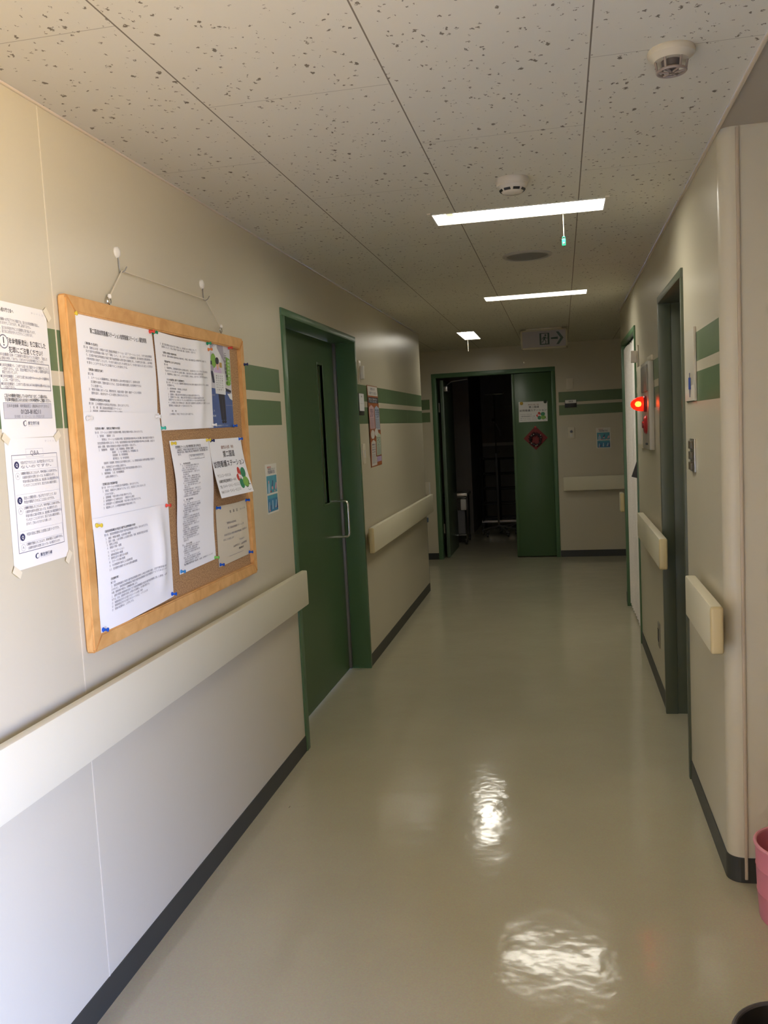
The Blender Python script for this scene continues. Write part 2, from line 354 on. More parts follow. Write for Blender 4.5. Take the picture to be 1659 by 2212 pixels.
# dark storage room behind the end door
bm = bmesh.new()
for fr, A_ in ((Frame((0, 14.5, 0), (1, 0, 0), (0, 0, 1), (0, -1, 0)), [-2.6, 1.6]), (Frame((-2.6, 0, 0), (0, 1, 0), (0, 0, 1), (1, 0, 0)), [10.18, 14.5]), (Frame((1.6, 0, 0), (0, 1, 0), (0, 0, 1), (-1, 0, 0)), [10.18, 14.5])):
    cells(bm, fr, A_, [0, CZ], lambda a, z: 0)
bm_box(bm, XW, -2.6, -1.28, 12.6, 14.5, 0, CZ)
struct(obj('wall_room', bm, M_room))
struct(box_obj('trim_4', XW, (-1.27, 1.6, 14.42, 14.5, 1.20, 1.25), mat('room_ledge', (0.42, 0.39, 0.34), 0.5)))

# baseboards
def baseboard(name, fr, spans, h=0.078, t=0.004):
    bm = bmesh.new()
    for a0, a1 in spans: bm_box(bm, fr, a0, a1, 0, h, 0, t)
    return struct(obj(name, bm, M_base))
baseboard('baseboard_left', LW, [(-3.2, 4.02), (5.535, 8.214)])
bm = bmesh.new()
for a0, a1 in ((2.995, 3.80), (4.70, 6.15), (7.45, 7.604)): bm_box(bm, RY, a0, a1, 0, 0.085, 0, 0.004)
inner = [Vector((x, y, 0)) for x, y in prof]
outr = [Vector((ENT_X, 2.946, 0)), Vector((0.545, 2.946, 0))] + arc((0.545, 2.995, 0), 0.049, -math.pi/2, -math.pi, 8, (1, 0, 0), (0, 1, 0))[1:]
for p0, p1 in zip(outr, outr[1:]):
    f = bm.faces.new([bm.verts.new(q) for q in (p0, p1, p1+Vector((0, 0, .085)), p0+Vector((0, 0, .085)))])
for i in range(len(outr)-1):
    up = Vector((0, 0, .085)); bm.faces.new([bm.verts.new(q) for q in (outr[i]+up, outr[i+1]+up, Vector((max(inner[i+1].x, .5) if i else inner[1].x, inner[i+1].y, 0))+up, Vector((inner[i].x, inner[i].y, 0))+up)])
struct(obj('baseboard_right', bm, M_base))
baseboard('baseboard_end', EW, [(-3.2, -1.455), (-0.05, 3.2)], 0.075)
baseboard('baseboard_entrance', NX, [(ENT_Y1, 2.946)], 0.085)
# ceiling edge mouldings
struct(box_obj('trim_1', LW, (-3.2, 8.21, CZ-0.008, CZ-0.0005, 0, 0.006), M_trim, bevel=0.002))
struct(box_obj('trim_2', RY, (-3.2, 7.6, CZ-0.012, CZ-0.0005, 0, 0.009), M_trim, bevel=0.002))

# ------------------------------------------------------------------ doors
# door_1 : recessed green door in the left wall
d1 = sroot('door_1', (LX, 4.78, 0))
bm = bmesh.new()
bm_box(bm, LW, 4.02, 4.07, 0, 2.112, -0.17, 0.009, 0.002); bm_box(bm, LW, 5.505, 5.537, 0, 2.112, -0.17, 0.009, 0.002); bm_box(bm, LW, 4.02, 5.537, 2.112, 2.147, -0.17, 0.009, 0.002)
obj('door_frame', bm, M_frame, d1)
bm = bmesh.new()
S0, S1, T0, T1 = 5.085, 5.20, 1.125, 1.955
for a0, a1, b0, b1 in ((4.072, S0, 0.006, 2.11), (S1, 5.472, 0.006, 2.11), (S0, S1, 0.006, T0), (S0, S1, T1, 2.11)): bm_box(bm, LW, a0, a1, b0, b1, -0.17, -0.13)
leaf = obj('door_leaf', bm, M_door, d1)
bm = bmesh.new()
for a0, a1, b0, b1 in ((S0-.014, S0, T0-.014, T1+.014), (S1, S1+.014, T0-.014, T1+.014), (S0, S1, T0-.014, T0), (S0, S1, T1, T1+.014)): bm_box(bm, LW, a0, a1, b0, b1, -0.145, -0.1265, 0.001)
wf = obj('window_slit_frame', bm, M_door, leaf)
box_obj('window_pane', LW, (S0, S1, T0, T1, -0.155, -0.150), mat('frosted_dark_glass', (0.13, 0.15, 0.08), 0.10, spec=0.8), leaf)
box_obj('edge_strip', LW, (5.474, 5.504, 0.006, 2.11, -0.17, -0.115), M_alu, d1, 0.003)
hp = [LW(5.285, 1.128, -0.13)] + arc(LW(5.285, 1.103, -0.062), 0.025, math.pi/2, 0, 6, (0, 0, 1), (1, 0, 0))[::-1][::-1]
hp = [LW(5.285, 1.125, -0.13), LW(5.285, 1.125, -0.065)] + [LW(5.285, 1.10+0.025*math.cos(t), -0.062+0.025*math.sin(t)) for t in (0.3, .6, .9, 1.2, 1.57)] + [LW(5.285, 0.925+0.025*math.cos(t), -0.062+0.025*math.sin(t)) for t in (1.57, 1.9, 2.2, 2.5, 2.8)] + [LW(5.285, 0.90, -0.065), LW(5.285, 0.90, -0.13)]
tube_obj('pull_handle', hp, 0.0085, M_chrome, d1, 12)
# door_2 : open doorway in the right wall, dark steel jambs, closed leaf set deep inside
d2 = sroot('door_2', (RX, 4.25, 0))
bm = bmesh.new()
bm_box(bm, RY, 3.805, 3.836, 0, 2.108, -0.18, 0.010, 0.002); bm_box(bm, RY, 4.665, 4.70, 0, 2.108, -0.05, 0.010, 0.002); bm_box(bm, RY, 4.672, 4.70, 0, 2.108, -0.18, -0.05, 0.001); bm_box(bm, RY, 3.805, 4.70, 2.108, 2.142, -0.18, 0.010, 0.002)
obj('door_frame', bm, M_jamb, d2)
box_obj('door_leaf', RY, (3.838, 4.670, 0.006, 2.106, -0.20, -0.165), M_jamb, d2)
# door_3 : curtained doorway
d3 = sroot('door_3', (RX, 6.8, 0))
bm = bmesh.new()
bm_box(bm, RY, 6.15, 6.185, 0, 2.125, -0.12, 0.010, 0.002); bm_box(bm, RY, 7.415, 7.45, 0, 2.125, -0.12, 0.010, 0.002); bm_box(bm, RY, 6.15, 7.45, 2.125, 2.158, -0.12, 0.010, 0.002)
obj('door_frame', bm, M_frame, d3)
bm = bmesh.new(); cells(bm, Frame((RX+.7, 0, 0), (0, 1, 0), (0, 0, 1), (-1, 0, 0)), [5.9, 7.6], [0, CZ], lambda a, z: 0)
cells(bm, Frame((0, 5.9, 0), (1, 0, 0), (0, 0, 1), (0, 1, 0)), [RX+.001, RX+.7], [0, CZ], lambda a, z: 0)
struct(obj('wall_closet', bm, M_room))
# door_4 : double door in the end wall, wide leaf swung into the room
d4 = sroot('door_4', (-0.75, EY, 0))
bm = bmesh.new()
bm_box(bm, EW, -1.457, -1.405, 0, 2.112, -0.13, 0.010, 0.002); bm_box(bm, EW, -0.098, -0.053, 0, 2.112, -0.13, 0.010, 0.002); bm_box(bm, EW, -1.457, -0.053, 2.112, 2.162, -0.13, 0.010, 0.002)
obj('door_frame', bm, M_frame, d4)
bm = bmesh.new(); bm_box(bm, EW, -0.545, -0.10, 0.012, 2.108, -0.065, -0.025, 0.002); bm_box(bm, EW, -0.545, -0.515, 0.012, 2.108, -0.025, -0.018, 0.001)
obj('narrow_leaf', bm, M_door, d4)
wl_ = box_obj('wide_leaf', EW, (-1.375, -1.335, 0.012, 2.09, -0.98, -0.10), mat('grey_green_leaf', (0.085, 0.13, 0.085), 0.4), d4, 0.002)
for z0 in (1.72, 0.30):
    tube_obj('hinge', [EW(-1.392, z0, -0.075), EW(-1.392, z0+0.11, -0.075)], 0.009, M_steel, d4)
bm = bmesh.new(); bm_box(bm, EW, -1.334, -1.29, 1.96, 2.02, -0.32, -0.12, 0.006); obj('door_closer', bm, M_steel, d4)
bm = bmesh.new(); bm_tube(bm, [EW(-1.31, 2.03, -0.2), EW(-1.24, 2.07, -0.12), EW(-1.05, 2.085, -0.10)], 0.006); obj('closer_arm', bm, M_steel, d4)

# ------------------------------------------------------------------ handrails
def handrail(label, fr, a0, a1, z0, z1, c0, c1, near_cap, far_cap, brackets):
    t = thing('handrail', label, 'handrail', fr((a0+a1)/2, z0, 0), 'cream wall handrails')
    k0 = a0+0.022 if near_cap else a0; k1 = a1-0.022 if far_cap else a1
    box_obj('rail', fr, (k0, k1, z0, z1, c0, c1), M_cream, t, 0.006)
    if near_cap:
        bm = bmesh.new(); bm_box(bm, fr, a0, a0+0.0225, z0, z1, c0-.001, c1+.001, 0.009, 3); obj('end_cap', bm, M_cap, t)
    if far_cap:
        bm = bmesh.new(); bm_box(bm, fr, a1-0.0225, a1, z0, z1, c0-.001, c1+.001, 0.009, 3); obj('end_cap', bm, M_cap, t)
    for a in brackets:
        zc = (z0+z1)/2
        bm = bmesh.new(); bm_box(bm, fr, a-0.03, a+0.03, zc-0.035, zc+0.035, 0.0, c0, 0.003); obj('bracket', bm, M_cap, t)
    return t
handrail('long cream handrail under the cork notice board', LW, -1.6, 3.995, 0.738, 0.903, 0.038, 0.068, False, False, (-0.6, 1.0, 2.5, 3.7))
handrail('cream handrail on the left wall past the green door', LW, 5.515, 8.235, 0.757, 0.923, 0.034, 0.066, True, False, (5.67, 6.9, 8.0))
RYr = RY
handrail('short cream handrail at the rounded corner on the right, nearest rail on that wall', RY, 2.87, 3.46, 0.79, 0.943, 0.020, 0.058, True, False, (3.05, 3.3))
handrail('cream handrail on the right wall between the dark doorway and the curtain', RY, 4.36, 5.62, 0.812, 0.962, 0.020, 0.058, True, False, (4.6, 5.4))
handrail('cream handrail on the end wall right of the green double door', EW, 0.0, 2.2, 0.76, 0.918, 0.036, 0.068, False, False, (0.15, 0.9, 1.8))
handrail('stub of cream handrail at the far corner beside the white curtain', RY, 7.465, 7.63, 0.775, 0.93, 0.010, 0.042, True, False, (7.53,))

# ------------------------------------------------------------------ printed sheets
_tc = {}
def glyphs(s, bold):
    key = (s, bold)
    if key in _tc: return _tc[key]
    cu = bpy.data.curves.new('t', 'FONT'); cu.body = s; cu.size = 1; cu.resolution_u = 2; cu.offset = 0.012 if bold else 0.002
    o = bpy.data.objects.new('t', cu); C.objects.link(o)
    me = bpy.data.meshes.new_from_object(o)
    V = [tuple(v.co) for v in me.vertices]; Fc = [tuple(p.vertices) for p in me.polygons]
    bpy.data.objects.remove(o); bpy.data.curves.remove(cu); bpy.data.meshes.remove(me)
    _tc[key] = (V, Fc); return V, Fc

def sheet(name, label, cat, fr, cor, off, prints, mats, warp=None, group=None, nu=14, nv=14, parent=None, thick=0.0004):
    TL, TR, BR, BL = cor
    Wd = (abs(TR[0]-TL[0])+abs(BR[0]-BL[0]))/2; Hd = (abs(TL[1]-BL[1])+abs(TR[1]-BR[1]))/2
    def P(u, v, lift=0.0):
        a = (TL[0]*(1-u)+TR[0]*u)*(1-v)+(BL[0]*(1-u)+BR[0]*u)*v
        b = (TL[1]*(1-u)+TR[1]*u)*(1-v)+(BL[1]*(1-u)+BR[1]*u)*v
        da, db, dc = warp(u, v) if warp else (0, 0, 0)
        return fr(a+da, b+db, off+dc+lift)
    bm = bmesh.new()
    if not warp: nu = nv = 1
    for s_ in (0, 1):
        g = [[bm.verts.new(P(i/nu, j/nv, -thick*s_)) for i in range(nu+1)] for j in range(nv+1)]
        for j in range(nv):
            for i in range(nu):
                q = (g[j][i], g[j+1][i], g[j+1][i+1], g[j][i+1]); f = bm.faces.new(q if not s_ else q[::-1]); f.smooth = True
        if s_ == 0: g0 = g
        else:
            rim = [(0, i) for i in range(nu)]+[(j, nu) for j in range(nv)]+[(nv, i) for i in range(nu, 0, -1)]+[(j, 0) for j in range(nv, 0, -1)]
            for (j0, i0), (j1, i1) in zip(rim, rim[1:]+rim[:1]): bm.faces.new((g0[j0][i0], g0[j1][i1], g[j1][i1], g[j0][i0]))
    lay = 0
    for p in prints:
        kind = p[0]; lay += 1
        lift = 0.0007+0.00002*lay
        if kind == 't':      # text, u0, vtop, height(m), u1|None, material, bold
            _, s, u0, v0, h, u1, mi, bold = p
            V, Fc = glyphs(s, bold)
            if not V: continue
            x0 = min(q[0] for q in V); x1 = max(q[0] for q in V)
            sx = (u1-u0)/(x1-x0) if u1 else h/Wd; sy = h/Hd; vb = v0+0.86*sy
            nvts = [bm.verts.new(P(u0+(q[0]-x0)*sx, vb-q[1]*sy, lift)) for q in V]
            for fc in Fc:
                try: f = bm.faces.new([nvts[i] for i in fc]); f.material_index = mi
                except ValueError: pass
        elif kind == 'p':    # polygon
            _, pts, mi = p
            f = bm.faces.new([bm.verts.new(P(u, v, lift)) for u, v in pts]); f.material_index = mi
        elif kind == 'r':    # filled rectangle u0,v0,u1,v1
            _, u0, v0, u1, v1, mi = p; n = 8 if warp else 1
            for i in range(n):
                ua, ub = u0+(u1-u0)*i/n, u0+(u1-u0)*(i+1)/n
                f = bm.faces.new([bm.verts.new(P(u, v, lift)) for u, v in ((ua, v0), (ua, v1), (ub, v1), (ub, v0))]); f.material_index = mi
        elif kind == 'e':    # ellipse cu,cv,ru,rv
            _, cu_, cv_, ru, rv, mi = p[:6]; rot = p[6] if len(p) > 6 else 0
            pts = []
            for k in range(20):
                x, y = ru*Wd*math.cos(2*math.pi*k/20), rv*Hd*math.sin(2*math.pi*k/20)
                pts.append((cu_+(x*math.cos(rot)-y*math.sin(rot))/Wd, cv_+(x*math.sin(rot)+y*math.cos(rot))/Hd))
            f = bm.faces.new([bm.verts.new(P(u, v, lift)) for u, v in pts[::-1]]); f.material_index = mi
        elif kind == 'o':    # outline rounded box u0,v0,u1,v1,width(m),mi
            _, u0, v0, u1, v1, w, mi = p; wu, wv = w/Wd, w/Hd
            for a0, b0, a1, b1 in ((u0, v0, u1, v0+wv), (u0, v1-wv, u1, v1), (u0, v0, u0+wu, v1), (u1-wu, v0, u1, v1)):
                n = 8 if warp and a1-a0 > .2 else 1; mq = 6 if warp and b1-b0 > .2 else 1
                for i in range(n):
                    for j in range(mq):
                        ua, ub = a0+(a1-a0)*i/n, a0+(a1-a0)*(i+1)/n; va, vb2 = b0+(b1-b0)*j/mq, b0+(b1-b0)*(j+1)/mq
                        f = bm.faces.new([bm.verts.new(P(u, v, lift)) for u, v in ((ua, va), (ua, vb2), (ub, vb2), (ub, va))]); f.material_index = mi
        elif kind == 'l':    # line strip pts, width(m), mi
            _, pts, w, mi = p
            for (ua, va), (ub, vb2) in zip(pts, pts[1:]):
                d = Vector(((ub-ua)*Wd, (vb2-va)*Hd)); d.normalize(); n_ = Vector((-d.y, d.x))*w/2
                f = bm.faces.new([bm.verts.new(P(u, v, lift)) for u, v in ((ua+n_.x/Wd, va+n_.y/Hd), (ua-n_.x/Wd, va-n_.y/Hd), (ub-n_.x/Wd, vb2-n_.y/Hd), (ub+n_.x/Wd, vb2+n_.y/Hd))]); f.material_index = mi
    o = obj(name, bm, mats, parent, recalc=False)
    if parent is None: tag(o, label, cat, group)
    return o, P
PM = [M_paper, M_ink, M_grey, M_lgrey, M_navy, M_brown, M_red, M_lgreen, M_dgreen]
INK, GRY, LGR, NAV, BRN, RED, LGN, DGN = 1, 2, 3, 4, 5, 6, 7, 8
def para(lines, h, mi=GRY):   # (u0, u1, v, text, bold)
    return [('t', s, u0, v, h, u1, INK if b else mi, b) for u0, u1, v, s, b in lines]
def wave(amp, n=1.5, ph=0.0, edge=0.004):
    def w(u, v): return (edge*math.sin(3.1*v+ph)*(1-2*u)*0.6, -edge*math.sin(math.pi*u)*(1-v), amp*(0.5-0.5*math.cos(2*math.pi*(u*n+ph)))*(0.25+0.75*math.sin(math.pi*min(1, max(0, v)))) + 0.002)
    return w
#--BOARD--
# ------------------------------------------------------------------ cork notice board on the left wall
bb = thing('notice_board', 'large cork notice board in a beech frame hanging on the left wall', 'notice board', (LX+0.014, 2.77, 0.99))
BY0, BY1, BZ0, BZ1, FW = 2.120, 3.428, 0.990, 1.945, 0.044
bm = bmesh.new()
def rail_prism(bm, a0, b0, a1, b1, ia0, ib0, ia1, ib1):   # mitred frame side
    o0 = [LW(a0, b0, .002), LW(a1, b1, .002), LW(ia1, ib1, .002), LW(ia0, ib0, .002)]
    d = Vector((.026, 0, 0)); vs = [bm.verts.new(p) for p in o0]+[bm.verts.new(p+d) for p in o0]
    for q in ((0, 1, 2, 3), (4, 7, 6, 5), (0, 4, 5, 1), (1, 5, 6, 2), (2, 6, 7, 3), (3, 7, 4, 0)): bm.faces.new([vs[i] for i in q])
    bmesh.ops.bevel(bm, geom=[e for e in {e for v in vs for e in v.link_edges}], offset=.004, segments=2, affect='EDGES')
IN = (BY0+FW, BZ0+FW, BY1-FW, BZ1-FW)
for q in ((BY0, BZ0, BY1, BZ0, IN[0], IN[1], IN[2], IN[1]), (BY0, BZ1, BY1, BZ1, IN[0], IN[3], IN[2], IN[3]), (BY0, BZ0, BY0, BZ1, IN[0], IN[1], IN[0], IN[3]), (BY1, BZ0, BY1, BZ1, IN[2], IN[1], IN[2], IN[3])):
    b2 = bmesh.new(); rail_prism(b2, *q); obj('frame_side', b2, M_wood, bb)
bm.free()
box_obj('cork_panel', LW, (BY0+.03, BY1-.03, BZ0+.03, BZ1-.03, .003, .014), M_cork, bb)
H1, H2, E1, E2 = LW(2.471, 2.060, .012), LW(3.101, 2.060, .012), LW(2.372, 1.967, .016), LW(3.222, 1.970, .016)
tube_obj('hanging_cord', [E1, H1, H2, E2], 0.0021, M_cord, bb, 6)
for E_ in (E1, E2):
    bm = bmesh.new(); c = E_-Vector((0, 0, .008)); pts = [c+Vector((0, .010*math.cos(t), .010*math.sin(t))) for t in [2*math.pi*i/14 for i in range(15)]]
    bm_tube(bm, pts, .0022, 6, cap=False); bm_tube(bm, [c-Vector((0, 0, .010)), c-Vector((0, 0, .022))], .0024, 6); obj('screw_eye', bm, M_chrome, bb)
    lathe_obj('cord_knot', [(0, -.008), (.006, -.004), (.0065, 0), (.005, .006), (0, .008)], E_+Vector((0.002, 0, .004)), (0, 0, 1), M_white, bb, 10)
for (y, z), lab in (((2.471, 2.060), 'white disc wall hook holding the left end of the board cord'), ((3.101, 2.060), 'white disc wall hook holding the right end of the board cord')):
    t = thing('wall_hook', lab, 'hook', LW(y, z, 0), 'wall hooks above the notice board')
    lathe_obj('disc', [(0, .010), (.008, .0095), (.0155, .006), (.017, .002), (.017, 0), (0, 0)], LW(y-.002, z+.055, 0), (1, 0, 0), M_white, t, 20)
    tube_obj('hook_wire', [LW(y-.001, z+.045, .004), LW(y, z+.015, .004), LW(y, z-.002, .005), LW(y, z-.005, .012), LW(y+.003, z+.001, .020), LW(y+.006, z+.012, .026)], .0021, M_steel, t, 6)

B = 0.0155
st = '指定訪問看護及び指定介護予防訪問看護'
p1 = [('t', '第二国道訪問看護ステーション訪問看護ステーション運営規程', .17, .125, .0155, .90, INK, True)] + para([
 (.10, .24, .275, '（事業の目的）', 1), (.08, .95, .315, '第１条　医療法人社団　が開設する第二国道訪問看護ステーション（以下「ステーション」という。）が行う指定訪問看護', 0),
 (.10, .95, .352, '及び介護予防訪問看護の事業（以下「事業」という。）は、ステーションの看護師等が、要介護状態又は要支援状態にあ', 0),
 (.10, .95, .390, 'り、主治医が指定訪問看護及び指定介護予防訪問看護の必要を認めた高齢者に対し、その療養生活を支援し、心身の機能', 0),
 (.10, .95, .428, 'の維持回復を目指すことにより、その有する能力に応じその居宅において、その有する能力に応じ自立した日常生活', 0), (.10, .58, .466, 'を営むことができるように支援することを目的とする。', 0),
 (.11, .27, .535, '（事業の運営方針）', 1), (.10, .16, .578, '第２条', 0), (.10, .74, .615, '１　ステーションの看護師等は、要介護者等の心身の特性を踏まえて、全体的な日常', 0),
 (.125, .76, .655, '生活動作の維持、回復を図るとともに、生活の質の確保を重視した在宅療養ができるよ', 0), (.125, .25, .694, 'うに支援する。', 0),
 (.10, .76, .731, '２　事業の実施に当たっては、関係市町村、地域の保健・医療・福祉サービスとの密接な', 0), (.125, .57, .768, '連携を図り、総合的なサービスの提供に努めるものとする。', 0),
 (.10, .335, .835, '（事業所の名称及び所在地）', 1), (.09, .58, .875, '第３条　この事業所の名称及び所在地は、次のとおりとする。', 0), (.10, .48, .912, '１　名　称　第二国道訪問看護ステーション', 0), (.10, .49, .948, '２　所在地　川崎市幸区東幸町２丁目４８番地', 0)], .0078)
sheet('regulation_sheet', 'top sheet of the tall left column of white papers, with a bold title line', 'paper', LW, ((2.165, 1.906), (2.627, 1.906), (2.628, 1.634), (2.168, 1.634)), B, p1, PM, lambda u, v: (.004*math.sin(3*v)*(1-u), -.004*math.sin(math.pi*u), .007*math.sin(math.pi*u*.9)*math.sin(math.pi*v)+.001+0.010*max(0, u-.75)**1.0*math.sin(math.pi*v)), 'white papers pinned to the cork board')
p2 = para([(.12, .41, .133, '（従業者の職種、員数及び職務の内容）', 1), (.115, .71, .168, '第４条　ステーションに勤務する従業者の職種、員数及び職務の内容は、次のとおりとする。', 0), (.135, .33, .198, '１　管理者　　看護師　１名', 0),
 (.18, .87, .229, '管理者は、ステーションの従業者の管理、指定訪問看護の利用の申込みに係る調整、業務の実施状況の把握を行う', 0), (.13, .87, .260, '指定訪問看護の提供に当たる。その他、指定訪問看護及び指定介護予防訪問看護の利用の申込に係る調整、主治医との', 0), (.13, .59, .291, '連携・調整、業務の実施状況の把握その他の管理を一元的に行う。', 0),
 (.135, .55, .319, '２　看護師等　　看護師　１名（常勤職員、管理者と兼務）', 0), (.28, .61, .345, '看護師　　２　名（常勤職員１名、非常勤職員１名）', 0), (.28, .47, .372, '准看護師　名（非常勤職員）', 0), (.28, .48, .402, '理学療法士　名（非常勤職員）', 0),
 (.175, .84, .436, '看護師等（准看護師、理学療法士及び作業療法士は除く。）は、訪問看護計画書及び介護予防訪問看護、報告書を作', 0), (.15, .43, .470, '成し、利用者又はその家族に説明する。', 0), (.18, .64, .497, '看護師等は、指定訪問看護及び指定介護予防訪問看護の提供に当たる。', 0),
 (.14, .40, .525, '３　事務職員　１名（非常勤職員）', 0), (.18, .32, .556, '必要な事務を行う。', 0), (.14, .31, .617, '（営業日及び営業時間）', 1), (.13, .58, .647, '第５条　ステーションの営業日及び営業時間は、次のとおりとする。', 0),
 (.14, .67, .677, '１　営業日　月曜日から土曜日までとする。ただし、祝日及び１２月２９日から１月', 0), (.16, .27, .707, '３日までを除く。', 0), (.14, .48, .735, '２　営業時間　午前９時から午後５時までとする。', 0), (.14, .51, .764, '３　訪問看護サービス提供対応日　　月曜日から土曜日', 0),
 (.14, .60, .793, '４　訪問看護サービス提供対応時間　午前９時から午後５時までとする。', 0), (.14, .53, .824, '５　電話等により、２４時間常時連絡が可能な体制とする。', 0)], .0074)
sheet('regulation_sheet', 'middle sheet of the tall left column of white papers on the cork board', 'paper', LW, ((2.168, 1.640), (2.634, 1.640), (2.648, 1.32), (2.170, 1.32)), B+.0035, p2, PM, lambda u, v: (.004*math.sin(3*v)*(1-u), 0, .008*math.sin(math.pi*u)*math.sin(math.pi*v)+0.012*max(0, u-.72)*math.sin(math.pi*v)+.004*(1-v)**6*math.sin(math.pi*u)), 'white papers pinned to the cork board')
p3 = para([(.12, .49, .118, '（指定訪問看護及び指定介護予防訪問看護の内容）', 1), (.11, .66, .150, '第６条　指定訪問看護及び指定介護予防訪問看護の内容は、次のとおりとする。', 0), (.12, .42, .183, '１　病状・障害の観察、全身状態の観察', 0), (.12, .65, .212, '２　清拭・洗髪、入浴介助等による清潔の保持、食事、排泄等日常生活の世話', 0),
 (.125, .25, .240, '３　療養上の世話', 0), (.125, .29, .268, '４　褥瘡の予防・処置', 0), (.13, .32, .304, '５　リハビリテーション', 0), (.13, .30, .334, '６　認知症患者の看護', 0), (.13, .36, .363, '７　療養生活や介護方法の指導', 0), (.135, .32, .394, '８　カテーテル等の管理', 0),
 (.135, .41, .426, '９　その他医師の指示による医療処置', 0), (.13, .47, .459, '１０　在宅療養を継続するための必要な援助相談', 0), (.14, .23, .543, '（利用料等）', 1), (.135, .19, .576, '第７条', 0),
 (.14, .86, .607, '１　指定訪問看護及び指定介護予防訪問看護を提供した場合の利用料の額は、法定代理受領の額とし', 0), (.14, .87, .637, '２のものに、当該指定訪問看護及び指定介護予防訪問看護が法定代理受領サービスであるときは、そ', 0), (.14, .46, .667, 'の額、健康保険の場合は、診療報酬の額による。', 0),
 (.14, .87, .698, '２　通常の事業の実施地域を越えて行う指定訪問看護及び指定介護予防訪問看護に要した費用、一部負担', 0), (.14, .63, .727, 'をする。なお、自動車を使用した場合の交通費は、次の額を徴収する。', 0), (.14, .53, .758, '①　実施地域以外から片道５キロメートル未満　無料', 0), (.14, .60, .787, '②　実施地域以外から片道５キロメートル以上　一律１００円', 0), (.14, .41, .817, '③　死後の処置料は、１万円とする。', 0)], .0074)
sheet('regulation_sheet', 'bottom sheet of the tall left column of white papers on the cork board', 'paper', LW, ((2.170, 1.349), (2.645, 1.349), (2.635, 1.046), (2.163, 1.027)), B+.007, p3, PM, lambda u, v: (.008*math.sin(math.pi*v)*(1-u), .008*u*max(0, v-.8)*math.sin(6*u), .006*math.sin(math.pi*u)*math.sin(math.pi*v)+.016*math.exp(-((u-.82)/.07)**2)*math.sin(math.pi*min(1, v*1.05))+.004*(1-v)**6*math.sin(math.pi*u)), 'white papers pinned to the cork board', 22)
p4 = para([(.08, .68, .105, '３　第二項の費用の支払を受ける場合には、利用者又はその家族に対して', 0), (.10, .66, .133, '説明をした上で、支払に同意する旨の文書に署名（記名押印）を受ける', 0), (.11, .33, .190, '（通常の事業の実施地域）', 1), (.10, .90, .222, '第８条　通常の事業の実施地域は川崎市幸区、中原区、横浜市鶴見区の隣接地域とし一部地域とする。', 0),
 (.12, .38, .280, '（緊急時等における対応方法）', 1), (.11, .17, .311, '第９条', 0), (.115, .91, .343, '１　看護師等は、訪問看護を提供中に利用者の病状に、急変等が生じたときは、必要に応じて臨時応急', 0), (.115, .77, .375, '手当を行うとともに速やかに主治医に連絡し、指示を求める等の必要な措置を講ずる。', 0), (.115, .91, .406, '２　看護師等は、前項について、しかるべき処置をした場合は、速やかに管理者及び主治医に報告する。', 0),
 (.13, .42, .465, '（その他運営に関する重要事項）', 1), (.12, .92, .494, '第１０条　ステーションは、看護師等の資質の向上のために研修の機会を次のとおり設ける。また、業務体制', 0), (.13, .25, .523, 'を整備する。', 0), (.13, .46, .556, '１　採用時研修　採用後１か月以内', 0), (.165, .34, .586, '継続研修　年数回', 0),
 (.135, .67, .616, '２　従業者は、業務上知り得た利用者又はその家族の秘密を保持する。', 0), (.135, .73, .644, '３　従業者であった者に、業務上知り得た利用者又はその家族の秘密を保持', 0), (.135, .81, .672, '従業者でなくなった後においてもこれらの秘密を保持するべき旨を雇用契約の内容とする。', 0),
 (.13, .93, .702, '４　この規程に定める事項のほか、運営に関する重要事項は医療法人と訪問看護ステーションの', 0), (.135, .55, .732, '管理者との協議に基づいて定めるものとする。', 0), (.18, .26, .790, '附　則', 0), (.14, .57, .822, 'この規程は、平成２７年６月１日から施行する。', 0)], .0074)
sheet('regulation_sheet', 'creased white printed sheet at the top middle of the cork board', 'paper', LW, ((2.638, 1.902), (3.095, 1.904), (3.078, 1.590), (2.646, 1.584)), B+.003, p4, PM, lambda u, v: (.004*math.sin(3*v)*(1-u), -.006*math.sin(math.pi*u)*(1-v), .006*math.sin(math.pi*u)*math.sin(math.pi*v)+.013*math.exp(-((u-.72)/.08)**2)*(.4+.6*math.sin(math.pi*v))), 'white papers pinned to the cork board', 22)
